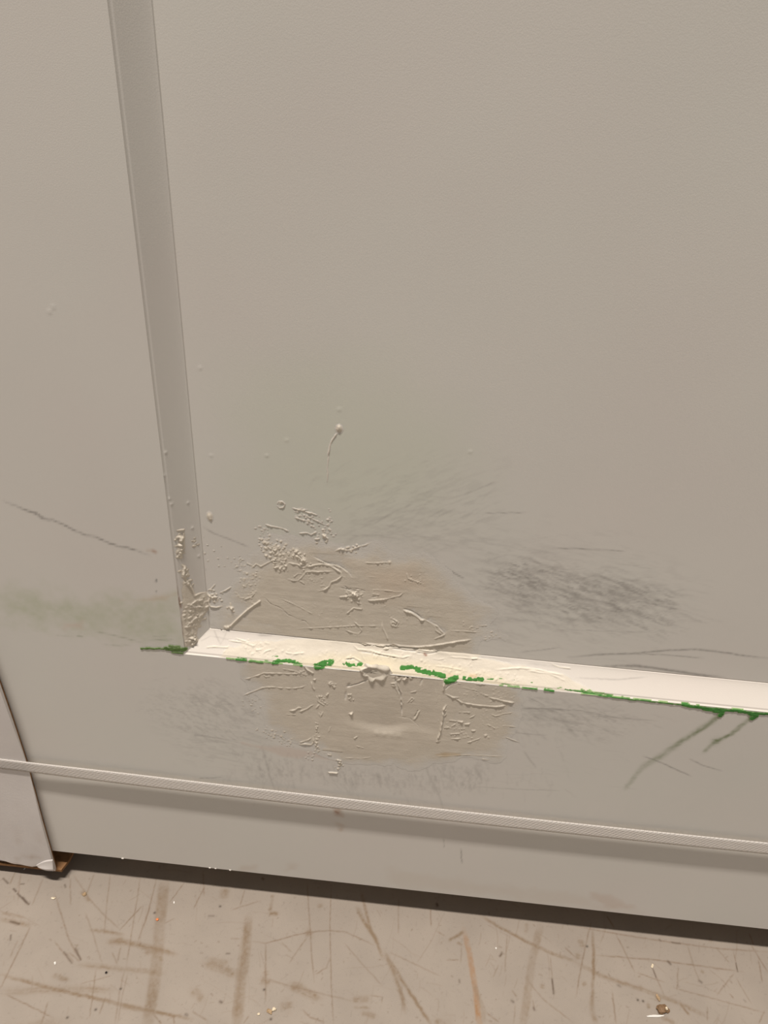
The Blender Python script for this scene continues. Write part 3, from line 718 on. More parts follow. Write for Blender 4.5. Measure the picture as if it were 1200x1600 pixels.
scuffs(sl, (250, 1110, 30, 22), 40, .1, 20, GREY, .16, .6)
sl.paint([(0, 1322), (45, 1330)], np.array([.6, .5, .42]), 2., .3, .2, .5)
for (x, y) in [(83, 479), (77, 487)]: sl.lump((x, y), .8, .9, .35)
Ps = np.stack([U, -sl.h, V], -1)
dchild(slab('stile', Ps, sl.c, THICK - .0145, M_PAINT, door))

# --- bottom rail
xs = steps((X1, .40, .00095), (.40, PXR, .01)); zs = steps((ZB, .10, .0022), (.10, Z4, .0010))
U, V = np.meshgrid(xs, zs)
rl = Field(U, V, map_face, WHITE); paint_mottle(rl)
cloud(rl, [(230, 1090), (330, 1060), (400, 1090), (420, 1160), (320, 1170), (240, 1130)], .6, .20, 14, .0045, .0018, 4)
cloud(rl, [(790, 1090), (880, 1095), (990, 1125), (960, 1150), (860, 1140), (800, 1130)], .3, .30, 10, .006, .0016, 9)
cloud(rl, [(360, 1170), (480, 1180), (560, 1200), (760, 1195), (780, 1240), (600, 1235), (400, 1215)], 1.35, .22, 10, .005, .0018, 12)
cloud(rl, [(260, 1140), (420, 1150), (420, 1210), (280, 1190)], .15, .15, 14, .010, .0018, 13)
scuffs(rl, (310, 1100, 45, 16), 110, .5, 20, GREY, .20, .8, .6)
scuffs(rl, (340, 1150, 50, 16), 60, .15, 36, GREY, .20, .6, .2)
scuffs(rl, (870, 1115, 60, 14), 150, .18, 30, GREY, .22, .8, .3)
scuffs(rl, (830, 1140, 40, 20), 50, 1.0, 18, GREY, .16, .8, .4)
scuffs(rl, (640, 1215, 110, 10), 110, 1.3, 18, GREY, .22, .8, .35)
scuffs(rl, (420, 1200, 40, 18), 60, 1.2, 22, GREY, .20, .8, .5)
scuffs(rl, (560, 1210, 180, 14), 80, .1, 40, GREY, .13, .6, .2)
scuffs(rl, (800, 1180, 80, 20), 40, .1, 40, GREY, .12, .6, .2)
for P, w, a in [(c5((270, 735), (380, 738), (500, 745), (620, 770), (790, 785)), .6, .4), (cB((860, 290), (960, 340), (1040, 385)), .5, .4), (cB((820, 405), (1000, 402), (1200, 415)), .8, .4),
                (c5((730, 915), (800, 940), (860, 968), (915, 992)), .6, .6), (c5((905, 925), (960, 952), (1030, 972)), .6, .5), (cB((720, 625), (850, 640), (1050, 655)), .7, .3),
                (cB((830, 800), (900, 900), (950, 960)), .8, .3), (z2([(990, 745), (1100, 740), (1200, 735)], 3.43, 0, 1000), .5, .45), (c4((0, 415), (70, 420), (160, 440)), .6, .3),
                (z2([(850, 490), (980, 500), (1200, 530)], 3.43, 0, 1000), .6, .4), (z2([(430, 488), (560, 492)], 3.43, 0, 1000), .5, .25), (c4((80, 560), (110, 680), (135, 750)), 1., .25),
                (c4((760, 620), (830, 760), (860, 850)), .9, .2), ([(720, 1325), (722, 1350)], .6, .5), ([(693, 1310), (694, 1325)], .6, .3), (c5((100, 1030), (260, 1040), (420, 1045)), .6, .25)]:
    rl.paint(P, GREY, w, a, .15, .6)
LG = np.array([.20, .255, .115])
for P, w, a in [(cD((735, 665), (700, 725), (620, 785), (500, 862), (400, 925), (300, 1000)), 2.6, .50), (cD((770, 665), (700, 738), (600, 812), (480, 890)), 1.6, .45),
                (cD((320, 985), (180, 1085), (60, 1150), (0, 1200)), 3.0, .36), (cD((20, 1180), (-60, 1280), (-140, 1390)), 2.2, .28), (cD((1060, 680), (1010, 740), (920, 805), (850, 872), (740, 922), (690, 950)), 2.0, .62),
                (cD((730, 920), (680, 960), (620, 1010), (590, 1045)), 1.8, .45), (cD((712, 915), (690, 962)), 3.6, .5), (cD((300, 980), (310, 1000)), 4., .3), (cD((180, 1070), (200, 1085)), 4., .25)]:
    rl.paint(P, LG, w, a, .25, .55, True, 2.4, .25)
rl.tint(rl.area(c4((0, 550), (180, 570), (420, 600), (420, 620), (150, 600)), 3, 4, 5), np.array([.72, .52, .42]), .28)
rl.tint(rl.area([(925, 1395), (950, 1400), (990, 1418), (960, 1422), (925, 1405)], 4, 5, 3), np.array([.66, .52, .43]), .38)
rl.tint(rl.area([(375, 1352), (400, 1352), (400, 1360), (375, 1358)], 5, 5, 3), np.array([.62, .5, .4]), .3)
rl.tint(rl.area([(448, 1352), (462, 1352), (462, 1360), (448, 1360)], 5, 5, 3), np.array([.62, .5, .4]), .3)
rl.tint(rl.area([(522, 1262), (534, 1262), (534, 1275), (522, 1275)], 3, 3, 3), np.array([.5, .32, .22]), .5)
rl.paint([(524, 1268), (528, 1270)], np.array([.35, .15, .08]), 1., .7, .1, .2, False)
rl.paint([(523, 1285), (535, 1290), (530, 1300)], np.array([.6, .47, .37]), 2.6, .35, .3, .5)
rl.tint(rl.area([(610, 1360), (900, 1400), (1000, 1425), (700, 1392), (610, 1380)], 8, 8, 3), np.array([.72, .64, .56]), .3)
# the blow: a hollow below the moulding, steep at its lower side
_db = np.array([map_face(*p) for p in cC((215, 500), (280, 548), (420, 585), (560, 602), (640, 588), (700, 580), (800, 600), (880, 632), (960, 660))])
_dd = np.array([0, .35, 1.1, 1.45, 1.0, .45, .45, .25, 0]) * 1e-3
def dent(U, V):
    zb = np.interp(U, _db[:, 0], _db[:, 1]); d0 = np.interp(U, _db[:, 0], _dd, left=0, right=0)
    k = 3e-3
    d0 = (np.interp(U - k, _db[:, 0], _dd, left=0, right=0) + d0 + np.interp(U + k, _db[:, 0], _dd, left=0, right=0)) / 3
    zb = (np.interp(U - k, _db[:, 0], _db[:, 1]) + zb + np.interp(U + k, _db[:, 0], _db[:, 1])) / 3
    sd = V - zb
    return -d0 * smooth(-.0055, .0055, sd) * np.exp(-(np.maximum(sd, 0) / .024) ** 1.6)
rl.h += dent(U, V)
rl.h -= .0010 * rl.area([(520, 1052), (560, 1046), (690, 1066), (690, 1145), (640, 1160), (545, 1155), (520, 1120)], 2)   # knocked-out core below the filler
P0r = np.stack([U, -rl.h, V], -1)
rail = dchild(slab('rail', P0r, rl.c, THICK - .0145, M_PAINT, door))

# --- filler on the rail
xs = steps((on_y(378, 1100, 0)[0], on_y(835, 1100, 0)[0], .00038)); zs = steps((on_y(600, 1240, 0)[2], Z4 - .0002, .00056))
U, V = np.meshgrid(xs, zs)
fr = Field(U, V, map_face, FILLER); fr.gain = 1.05
A = fr.area([(392, 1040), (420, 1020), (800, 1050), (812, 1095), (800, 1120), (795, 1150), (775, 1175), (705, 1186), (640, 1192), (560, 1188), (500, 1175), (440, 1158), (412, 1130), (398, 1090)], 14, 16, 2, .025)
A2 = fr.area([(505, 1020), (700, 1040), (697, 1110), (690, 1160), (600, 1178), (520, 1165), (500, 1120)], 10, 8, 6, .015)
st = fbm(U / .05, V / .004, 51, 4)
base = np.zeros(U.shape)
fr.h += 1e-3 * (.20 * A + .14 * A2) * (.82 + .36 * st) + 1e-3 * A * (.05 * (fbm(U / .01, V / .008, 52, 4) - .3) + .07 * (fbm(U / .0034, V / .0022, 53, 3) - .4))
dn_h = dent(U, V)
for P, w, h, s in [                (cC((588, 242), (598, 300), (625, 358), (632, 430), (633, 508)), .75, -.75, 0), (cC((575, 245), (588, 305), (614, 365), (622, 430)), .6, .3, 0), (cC((600, 245), (610, 305), (637, 362), (643, 440)), .6, .25, 0),
                (cC((610, 515), (690, 525), (745, 575)), .5, -.22, 0), (cC((752, 472), (728, 520), (712, 535)), .8, .6, 0), (cC((742, 470), (718, 515)), .7, -.6, 0),
                (cC((930, 435), (912, 465), (906, 540), (892, 610), (872, 668)), .95, 1.0, 0), (cC((925, 465), (930, 495), (918, 510)), .7, .5, 0), (cC((925, 480), (916, 540), (903, 610)), .6, -.3, 0),
                (cC((405, 264), (340, 292), (270, 312)), .9, -.7, 0), (cC((270, 312), (285, 290)), 1.6, -.5, 0), (cC((262, 340), (255, 400)), 1.6, -.35, 0), (cC((275, 360), (300, 375)), .8, .5, 0),
                (cC((290, 490), (300, 498), (303, 480)), .7, .45, 0), (cC((918, 280), (912, 340)), 1., .8, 0), (cC((925, 330), (960, 295), (1010, 282)), .7, -.6, 0), (cC((770, 260), (755, 300)), 1.2, -.35, 0),
                (cC((640, 265), (680, 240), (730, 225)), .9, .7, 0), (cC((600, 268), (625, 262), (628, 240), (605, 238)), .8, .5, 0), (cC((560, 290), (585, 285), (590, 305), (565, 302)), .9, .5, 0),
                (cC((670, 420), (700, 385), (715, 395), (690, 415)), .55, .3, 0), (cC((690, 350), (730, 340)), .7, .3, 0), (cC((860, 320), (866, 420)), .5, .2, 0),
                (cC((440, 620), (640, 640)), 3., .2, 0),
                (cA((20, 245), (120, 215), (190, 188), (300, 190), (380, 192), (460, 195), (540, 188)), .6, .42, 0), (cA((560, 110), (610, 160), (662, 190)), .75, .75, 0), (cA((190, 205), (210, 222), (250, 220)), .5, .3, 0),
                (cA((0, 400), (100, 360), (180, 325), (280, 318), (380, 328), (460, 332), (540, 322), (600, 300)), .7, .28, 0), (cA((430, 542), (490, 532), (520, 510), (548, 515)), .8, .55, 0), (cA((530, 548), (600, 522), (640, 492), (665, 485)), .7, .4, 0),
                (cA((682, 520), (712, 482)), .9, .55, 0), (cA((640, 270), (652, 320), (672, 348)), .8, .5, 0), (cA((780, 400), (800, 375)), .8, .5, 0), (cA((710, 560), (722, 600), (750, 548)), .6, .35, 0), (cA((800, 740), (818, 690)), .7, .3, 0),
                (cA((525, 858), (580, 852), (640, 862), (662, 835), (655, 780)), .9, .55, 0), (cA((530, 840), (610, 815), (638, 795)), .7, .32, 0), (cA((880, 1000), (920, 1012)), .9, .6, 0), (cA((800, 1120), (885, 1126)), 1.1, .9, 0), (cA((910, 1020), (925, 1045)), .9, .6, 0),
                (cA((740, 918), (840, 925), (935, 935)), .7, -.3, .15), (cA((940, 985), (1040, 985), (1100, 990), (1200, 975)), .6, .2, 0), (cA((1040, 800), (1070, 780)), .8, .4, 0), (cA((1060, 870), (1130, 890)), .8, .25, 0), (cA((790, 950), (825, 960), (820, 940)), .6, .4, 0),
                (cA((690, 400), (700, 450), (745, 480), (770, 490)), .6, .3, 0), (cA((370, 150), (470, 165), (560, 195)), .5, .3, 0), (cA((660, 250), (680, 245)), .8, .5, 0), (cA((400, 575), (500, 580)), .5, .2, 0),
                (cB((100, 265), (200, 310), (250, 345), (400, 370), (560, 382), (690, 370)), .7, .5, 0), (cB((500, 295), (620, 325), (742, 347)), .75, .6, 0), (cB((420, 255), (500, 282)), .6, .35, 0), (cB((130, 290), (220, 298)), .6, .45, 0),
                (cB((520, 450), (560, 470), (640, 450), (720, 440)), .6, .3, 0), (cB((490, 550), (560, 585)), .6, .3, 0), (cB((210, 520), (260, 525)), .9, .8, 0), (cB((275, 548), (325, 540)), .9, .8, 0), (cB((130, 510), (200, 518)), .6, .35, 0),
                (cB((140, 640), (235, 633)), .6, .45, 0), (cB((150, 685), (245, 680)), .7, .5, 0), (cB((300, 720), (420, 680)), .6, .3, 0), (cB((340, 606), (378, 606)), .7, .5, 0), (cB((220, 435), (330, 438)), .6, .28, 0), (cB((320, 490), (370, 465)), .6, .3, 0),
                (cB((640, 560), (760, 575)), .6, .2, 0), (cB((660, 670), (790, 720)), .6, .2, 0), (cB((80, 580), (130, 575)), .7, .35, 0), (cB((0, 850), (300, 835), (620, 850)), .7, .18, 0), (cB((150, 570), (190, 545)), .7, .35, 0),
                (cB((440, 875), (500, 882)), .7, .3, 0), (cB((380, 170), (470, 175)), .7, .35, 0), (cB((250, 200), (400, 235)), .6, .25, 0), (cB((180, 150), (240, 170)), .8, .4, 0)]:
    fr.ridge(P, w, h, .12, s)
for R, n, sp, hm in [(cA((685, 650), (690, 780), (685, 900)), 46, .9, .5), (cA((810, 280), (850, 310)), 26, 1.2, .5), (cA((640, 200), (500, 180)), 30, 1.6, .4), (cA((150, 700), (450, 850)), 46, 4., .3), (cA((985, 390), (1020, 440)), 12, .9, .6),
                     (cA((880, 1010), (920, 1050), (860, 1090)), 20, 1., .5), (cA((720, 400), (780, 480)), 30, 1.4, .35), (cB((460, 655), (500, 660)), 10, 1., .6), (cB((250, 300), (700, 250)), 40, 4., .2), (cB((100, 550), (400, 700)), 50, 4., .3),
                     (cC((550, 250), (720, 240)), 26, 1.2, .5), (cA((600, 990), (700, 930)), 12, 2., .4), (cA((1000, 560), (1020, 575)), 8, .7, .6), (cB((20, 690), (25, 710)), 6, .8, .5), (cB((500, 400), (620, 700)), 40, 6., .15), (cA((10, 440), (150, 560)), 20, 4, .2)]:
    fr.crumbs(R, n, (.3, .8), (.08, hm), sp)
thin = 1 - smooth(.00004, .00022, fr.h)
fr.tint(thin, WHITE * .98, 1.)
fr.tint(A2, FILLER * [.98, .96, .95], .4)
fr.tint(fr.k * (fr.h > 0), CREAM, .5)  # raised ridges and grains lightened: highlight painted into the filler colour
fr.tint(fr.area(cB((0, 820), (240, 815), (240, 840), (0, 845)), 2, 3, 5, .01), np.array([.55, .38, .16]), .5)
hh = np.maximum(fr.h, 0) + .00004 + np.minimum(fr.h, 0)
Pr = np.stack([U, -(hh + dn_h), V], -1)
o = film('filler_patch', Pr, fr.c, (fr.h > .00005) | (A2 > .4), M_FILL, rail); o['label'] = 'beige filler around the dent below the moulding'

# --- crater of torn filler on the moulding's lip
def blob_ring(name, ring, ctr, h_in, h_rim, mat, col, seed):
    """raised ragged rim round a hollow, built out from the door face"""
    C = np.array(map_face(*ctr)); R = np.array([map_face(*p) for p in ring]); n = 40
    th = np.arctan2(R[:, 1] - C[1], R[:, 0] - C[0]); rad = np.hypot(*(R - C).T); od = np.argsort(th); th = th[od]; rad = rad[od]
    V = []; nr = 12; cols = []
    for j in range(nr + 1):
        f = j / nr
        for i in range(n):
            a = -math.pi + 2 * math.pi * i / n; r = np.interp(a, th, rad, period=2 * math.pi)
            w = vnoise(math.cos(a) * 3 + 5 + f * 3, math.sin(a) * 3 + 5, seed)
            f2 = f * (.75 + .5 * w)
            hgt = h_rim * math.exp(-((f - .72) / .16) ** 2) * (.3 + 1.3 * w) + h_in * (1 - smooth(0., .6, f)) + .0006 * (1 - f) * (w - .5)
            V.append((C[0] + math.cos(a) * r * f2, -hgt - .0001 + .0008 * smooth(.85, 1., f), C[1] + math.sin(a) * r * f2))
            cols.append(col * (1 - .12 * (1 - f)))
    F = [(j * n + i, j * n + (i + 1) % n, (j + 1) * n + (i + 1) % n, (j + 1) * n + i) for j in range(nr) for i in range(n)]
    return raw_mesh(name, V, np.array(F), mat, mould_b, np.array(cols))
o = blob_ring('filler_crater', cC((352, 195), (362, 225), (390, 255), (420, 282), (470, 282), (520, 268), (575, 245), (560, 205), (520, 178), (460, 165), (400, 165)), cC((430, 212))[0], .0001, .0013, M_FILL, CREAM * .98, 5)
o['label'] = 'ragged hollow torn in the cream filler on the moulding edge'

# --- green paint left along the moulding's lower edge
xs = steps((on_y(200, 1020, 0)[0], .40, .00055)); zs = steps((Z4 - .012, Z4 + .012, .00055))
U, V = np.meshgrid(xs, zs)
gp = Field(U, V, map_face, GREEN)
def green(name, segs, label=None, GREEN=GREEN):
    gp.h[:] = 0
    for P, w, a in segs: 
        P2 = gp.pts(P); r = gp.dist(P2, w * .003, .0003)
        if r is None: continue
        W, D, Aa, Sd, tot = r
        e = w * .74e-3 * (.55 + .9 * fbm(U[W] / .0022, V[W] / .002, 61))
        m = smooth(0, 1, (e - D) / (.35e-3)) * a
        gp.h[W] = np.maximum(gp.h[W], m)
    f = smooth(.25, .8, gp.h) ; gp.c = GREEN * f[..., None] + np.array([.38, .52, .26]) * (1 - f[..., None])
    gp.c *= (.75 + .5 * fbm(U / .003, V / .003, 71))[..., None]
    yb = np.where((V > Z4) & (U > X1), prof(np.clip(np.minimum(V - Z4, U - X1) / Wm, 0, 1)), 0.)
    rag = fbm(U / .0016, V / .0016, 81)
    Pg = np.stack([U, yb - .00035 - .0005 * gp.h * rag, V], -1)
    o = dchild(film(name, Pg, gp.c, gp.h > .22 + .22 * rag, M_GREEN, door))
    if label: o['label'] = label
green('green_paint_line', [(cE((480, 392), (560, 398)), .7, .5), (cE((570, 402), (650, 403)), 1.7, 1), (cE((690, 415), (800, 425)), 1.5, .6), (cE((820, 420), (900, 428)), .9, .7), (cE((900, 432), (980, 425), (1080, 432)), 2., 1), (cE((880, 398), (930, 400)), .7, .8), (cE((1080, 440), (1150, 455)), 1.4, .8)], 'green paint remains left of the filler crater')
green('green_paint_line', [(cC((55, 175), (100, 168), (165, 166)), 2.5, 1), (cC((60, 185), (100, 180)), 2.4, 1), (cC((240, 172), (290, 183), (358, 183)), 1.6, 1)], 'thick green paint dabs beside the filler crater')
green('green_paint_line', [(cC((630, 208), (690, 208), (730, 212)), 1.8, 1), (cC((735, 218), (800, 230), (860, 240), (915, 252)), 2.4, 1), (cC((930, 280), (960, 272), (995, 262)), 3.0, 1), (cC((1050, 266), (1110, 270), (1175, 275)), 1.9, 1)], 'thick green paint right of the filler crater')
green('green_paint_line', [(cB((440, 145), (520, 148), (630, 150)), .8, .7), (cB((610, 182), (700, 190), (790, 200)), .8, .75), (cB((730, 158), (770, 165)), .8, .8), (cB((820, 175), (915, 185)), .7, .6), (cB((820, 205), (950, 218)), .9, .7), (cB((1030, 225), (1110, 235)), 1.3, .8), (cB((1110, 212), (1190, 220)), .6, .5)] +
      [(c5((440, 668), (560, 685), (700, 703), (820, 715), (900, 724)), 1.0, .75), (c5((880, 720), (950, 732), (1050, 742), (1110, 746)), 2.0, 1), (c5((960, 735), (1000, 742)), 2.6, 1), (c5((1090, 748), (1150, 753), (1210, 757)), 1.7, .9), (c5((1000, 745), (1030, 748), (1020, 762)), 2.4, .9), (c5((1130, 755), (1155, 762), (1140, 772)), 2.6, .9), (c5((500, 672), (620, 690)), .7, .6)], 'thin green paint line along the clean end of the moulding')
green('green_paint_line', [(c8((1040, 1012), (1090, 1018), (1150, 1020)), 2.6, .9), (c8((885, 1012), (960, 1012), (1040, 1012)), 1.2, .8), (c8((1060, 995), (1120, 1000)), 1.5, .6), (c8((1080, 1036), (1140, 1040)), 1.3, .7)], 'green paint smudge at the panel corner', np.array([.13, .22, .07]))

# --- rest of the door (outside the photograph)
zz = np.array([ZB, ZT])
def plain(name, x0, x1, z0, z1, y=0.):
    P = np.array([[(x0, y, z0), (x1, y, z0)], [(x0, y, z1), (x1, y, z1)]], float)
    dchild(slab(name, P, np.ones(P.shape) * WHITE, THICK - .0145, M_PAINT, door))
plain('stile', PXR, XR, ZB, ZT); plain('rail', X1, PXR, PZT, PZT + .14); plain('rail', X1, PXR, ZT - .15, ZT)
plain('panel', X1, PXR, PZT + .14, ZT - .15, .004)
dchild(box_mesh('core', (XL + .001, THICK - .0145, ZB + .0005), (XR - .001, THICK, ZT - .001), M_PAINT, door, 0))
M_FLAKE = mat_plain('white_paint_flake', (.85, .82, .77), .6, .05, 200, .1)
for i, (x, y, r) in enumerate([(192, 1341.5, .0008), (328, 1357, .0007), (337, 1358, .0006), (360, 1361.5, .0007)]):
    p = on_y(x, y, 0); bm = bmesh.new(); bmesh.ops.create_icosphere(bm, subdivisions=2, radius=1)
    for v in bm.verts: v.co = Vector((p[0] + v.co.x * r * 1.6, -.0002 + v.co.y * r * .7, max(ZB, p[2]) + .0003 + v.co.z * r * .7)) + Vector(rng.normal(0, r * .15, 3))
    me = bpy.data.meshes.new('paint_flake'); bm.to_mesh(me); bm.free(); me.materials.append(M_FLAKE)
    o = bpy.data.objects.new('paint_flake', me); COL.objects.link(o); o.parent = rail

# ------------------------------------------------------------------ cardboard corner protector
M_LINER = mat_surface('white_liner', rough=.6, bump=.12, bscale=500, mott=.03, mscale=25, spec=.25, bump2=.05, b2scale=40)
M_KRAFT = mat_plain('kraft_board', (.30, .165, .08), .85, .25, 160, .25, .1)
CF = -.0046                                 # front face of the board
CBK = CF + .0036
card = empty('cardboard_protector', (-.40, CF, 0))
tag(card, 'white-faced corrugated cardboard sheet wrapped round the door corner', 'cardboard')
def cchild(o):
    o.matrix_parent_inverse = Matrix.Translation((.40, -CF, 0)); return o
edge = [on_y(x, y, CF) for x, y in [(-75, 870), (-33, 980), (0, 1070), (22, 1133), (41, 1191), (54, 1238), (65, 1280), (75, 1315), (81.5, 1338)]]
low = [on_y(x, y, CF) for x, y in [(90, 1358.5), (80, 1357.5), (62, 1352), (50, 1353), (32, 1349), (22, 1348), (8, 1343.5), (-12, 1340), (-40, 1338)]]
xl = XL - .006
xr_of = lambda z: np.interp(z, [e[2] for e in edge[::-1]], [e[0] for e in edge[::-1]])
zl_of = lambda x: np.interp(x, [e[0] for e in low[::-1]], [e[2] for e in low[::-1]])
ZC = .80
zs = np.r_[np.linspace(0, 1, 60)]
P = np.zeros((60, 40, 3)); Cc = np.zeros((60, 40, 3))
zc_top = np.linspace(0, 1, 60) ** 1.3
for i in range(60):
    for j in range(40):
        f = j / 39.
        zref = low[0][2] + (ZC - low[0][2]) * zc_top[i]
        xr = xr_of(zref); x = xl + (xr - xl) * f
        zl = zl_of(x); z = zl + (ZC - zl) * zc_top[i]
        curl = .0022 * f ** 3 * (1 - math.exp(-((z - .165) / .05) ** 2))
        P[i, j] = (x, CF - curl + .0006 * math.sin(x * 90) * math.exp(-(z - zl) / .02), z)
        n = fbm(np.array([x / .012]), np.array([z / .008]), 90)[0]
        dirt = max(0, n - .55) * 2.2 * math.exp(-(z - zl) / .03)
        Cc[i, j] = np.array([.80, .77, .755]) * (1 - dirt) + np.array([.45, .34, .24]) * dirt
def sheet(name, P, C, th, mat, parent):
    Q = P.copy(); o = slab(name, Q, C, CBK, mat, parent); return o
cchild(slab('white_liner', P, Cc, CF + .0007, M_LINER, card))
# brown corrugated board behind the liner: reaches a little past its lower edge
Pk = P.copy(); Pk[:, :, 1] += .0007
Pk[0, :, 2] -= .0016 + .0008 * np.sin(np.arange(40) * 1.3); Pk[:, -1, 0] -= .0010
o = cchild(slab('corrugated_board', Pk, np.ones(Pk.shape), CBK, M_KRAFT, card))
# flap folded back under the door corner
zf = on_y(95, 1362, CF)[2]
fx = on_y(95, 1362, CF)[0]
yb = .026
bm = bmesh.new()
ring = [(xl, CF + .0005), (fx + .0006, CF + .0005), (fx + .004, CF + .012), (fx + .0045, yb), (xl, yb)]
t0 = [bm.verts.new((x, y, zf + .0022 + .0006 * math.sin(x * 300))) for x, y in ring]; b0 = [bm.verts.new((x, y, zf - .0012)) for x, y in ring]
bm.faces.new(t0); bm.faces.new(b0[::-1])
for i in range(5): bm.faces.new((t0[i], b0[i], b0[(i + 1) % 5], t0[(i + 1) % 5]))
bmesh.ops.recalc_face_normals(bm, faces=bm.faces[:])
me = bpy.data.meshes.new('bottom_flap'); bm.to_mesh(me); bm.free(); me.materials.append(M_KRAFT)
o = bpy.data.objects.new('bottom_flap', me); COL.objects.link(o); o.parent = card; cchild(o); o['label'] = 'brown inner flap folded under the door'
# curl of torn white liner at the lower corner
A0 = on_y(57, 1349.5, CF); A1 = on_y(83.5, 1340, CF); A2_ = on_y(86, 1355.5, CF); A3 = on_y(62, 1352, CF)
V = []; n = 14
for i in range(n + 1):
    for j in range(7):
        u = i / n; v = j / 6.
        top = A0 * (1 - u) + A1 * u + np.array([0, 0, .0045]) * math.sin(u * math.pi) * .45; bot = A0 * (1 - u) + (A3 * (1 - u) + A2_ * u) * u if False else (A3 * (1 - u) + A2_ * u)
        p = top * (1 - v) + bot * v
        p = p + np.array([0, -.0022 - .0022 * v * v * (.25 + .75 * math.sin(min(1, u * 1.1) * math.pi * .75)), 0])
        V.append(p)
F = [(i * 7 + j, i * 7 + j + 1, (i + 1) * 7 + j + 1, (i + 1) * 7 + j) for i in range(n) for j in range(6)]
o = raw_mesh('torn_flap', V, np.array(F), M_LINER, card, np.ones((len(V), 3)) * [.86, .83, .81]); cchild(o)
sm = o.modifiers.new('thickness', 'SOLIDIFY'); sm.thickness = .0004; o['label'] = 'peeled white paper curl at the board corner'
# side leaf round the door edge (outside the photograph)
cchild(box_mesh('side_leaf', (xl, CF + .0045, zf), (xl + .0038, .05, ZC), M_KRAFT, card, .0005))

# ------------------------------------------------------------------ strap
def mat_strap(name, trans):
    m = bpy.data.materials.new(name); m.use_nodes = True
    nt = m.node_tree; N = nt.nodes; L = nt.links; N.remove(N['Principled BSDF']); out = N['Material Output']
    uv = N.new('ShaderNodeUVMap')
    w1 = N.new('ShaderNodeTexWave'); w1.wave_type = 'BANDS'; w1.bands_direction = 'DIAGONAL'
    mp = N.new('ShaderNodeMapping'); mp.inputs['Scale'].default_value = (1, 1, 1)
    L.new(uv.outputs['UV'], mp.inputs['Vector']); L.new(mp.outputs['Vector'], w1.inputs['Vector'])
    w1.inputs['Scale'].default_value = 170; w1.inputs['Distortion'].default_value = .6
    w2 = N.new('ShaderNodeTexWave'); w2.bands_direction = 'Y'; w2.inputs['Scale'].default_value = 260
    L.new(uv.outputs['UV'], w2.inputs['Vector'])
    ad = N.new('ShaderNodeMath'); ad.operation = 'ADD'; L.new(w1.outputs['Fac'], ad.inputs[0]); L.new(w2.outputs['Fac'], ad.inputs[1])
    bp = N.new('ShaderNodeBump'); bp.inputs['Strength'].default_value = .8; bp.inputs['Distance'].default_value = .0009
    L.new(ad.outputs[0], bp.inputs['Height'])
    d = N.new('ShaderNodeBsdfPrincipled'); d.inputs['Base Color'].default_value = (.93, .90, .87, 1); d.inputs['Roughness'].default_value = .45
    t = N.new('ShaderNodeBsdfTranslucent'); t.inputs['Color'].default_value = (.95, .92, .88, 1)
    L.new(bp.outputs['Normal'], d.inputs['Normal']); L.new(bp.outputs['Normal'], t.inputs['Normal'])
    mx = N.new('ShaderNodeMixShader'); mx.inputs[0].default_value = trans
    L.new(d.outputs[0], mx.inputs[1]); L.new(t.outputs[0], mx.inputs[2]); L.new(mx.outputs[0], out.inputs['Surface'])
    return m
M_STRAP = mat_strap('woven_strap', .36); M_STRAP2 = mat_strap('woven_strap_inner', .95)
SY = CF - .0014
ctl = [(0, 1186, 1200), (45, 1192, 1205.5), (120, 1202, 1216), (291, 1221.6, 1237.5), (600, 1255.5, 1271), (900, 1289, 1304.5), (1200, 1319, 1333.5)]
px_ = []
for x, a, b in ctl:
    pa, pb = on_y(x, a, SY), on_y(x, b, SY); px_.append((pa[0], pa[2], pb[2]))
px_ = np.array(px_)
fa = np.polyfit(px_[:, 0], px_[:, 1], 2); wd = float(np.mean(px_[:, 1] - px_[:, 2]))
path = [(XL - .0082, .04)] + [(XL - .0082, y) for y in (.02, .0, CF + .002)] + [(XL - .0070, CF - .0010)] + [(x, SY) for x in np.linspace(XL - .002, XR + .002, 240)] + [(XR + .004, SY + .006), (XR + .0042, .02), (XR + .0042, .045)]
zc = lambda x: np.polyval(fa, np.clip(x, -.42, .45)) + (np.polyval(np.polyder(fa), .45) * max(0, x - .45))
V = []; UVs = []; nv = 7; s = 0
for side in (0, 1):
    s = 0
    for i, (x, y) in enumerate(path):
        if i: s += math.hypot(x - path[i - 1][0], y - path[i - 1][1])
        zt = zc(x)
        tw = .0012 * smooth(-.32, -.22, x) * (1 - smooth(.6, .8, x))       # free of the board the band leans back a little
        for j in range(nv):
            v = j / (nv - 1.)
            th = (.0010 if side else 0.) * (1 if 4 < i < len(path) - 3 else 0)
            V.append((x + (.0010 * side * (1 if i <= 4 else (-1 if i >= len(path) - 3 else 0))), y + th + tw * (.5 - v), zt - wd * v)); UVs.append((s, v * wd))
npth = len(path); F = []
for i in range(npth - 1):
    for j in range(nv - 1):
        a = i * nv + j; F.append((a, a + 1, a + nv + 1, a + nv)); b = a + npth * nv; F.append((b, b + nv, b + nv + 1, b + 1))
    for j, fl_ in ((0, 0), (nv - 1, 1)):
        a = i * nv + j; b = a + npth * nv; F.append((a, a + nv, b + nv, b) if not fl_ else (a, b, b + nv, a + nv))
for i in (0, npth - 1):
    for j in range(nv - 1):
        a = i * nv + j; b = a + npth * nv; F.append((a, b, b + 1, a + 1) if i == 0 else (a, a + 1, b + 1, b))
strap = raw_mesh('packing_strap', V, np.array(F), M_STRAP, None)
strap.data.materials.append(M_STRAP2)
for p_ in strap.data.polygons:
    if min(p_.vertices) >= npth * nv: p_.material_index = 1
uvl = strap.data.uv_layers.new(name='UVMap')
for lp in strap.data.loops: uvl.data[lp.index].uv = UVs[lp.vertex_index]
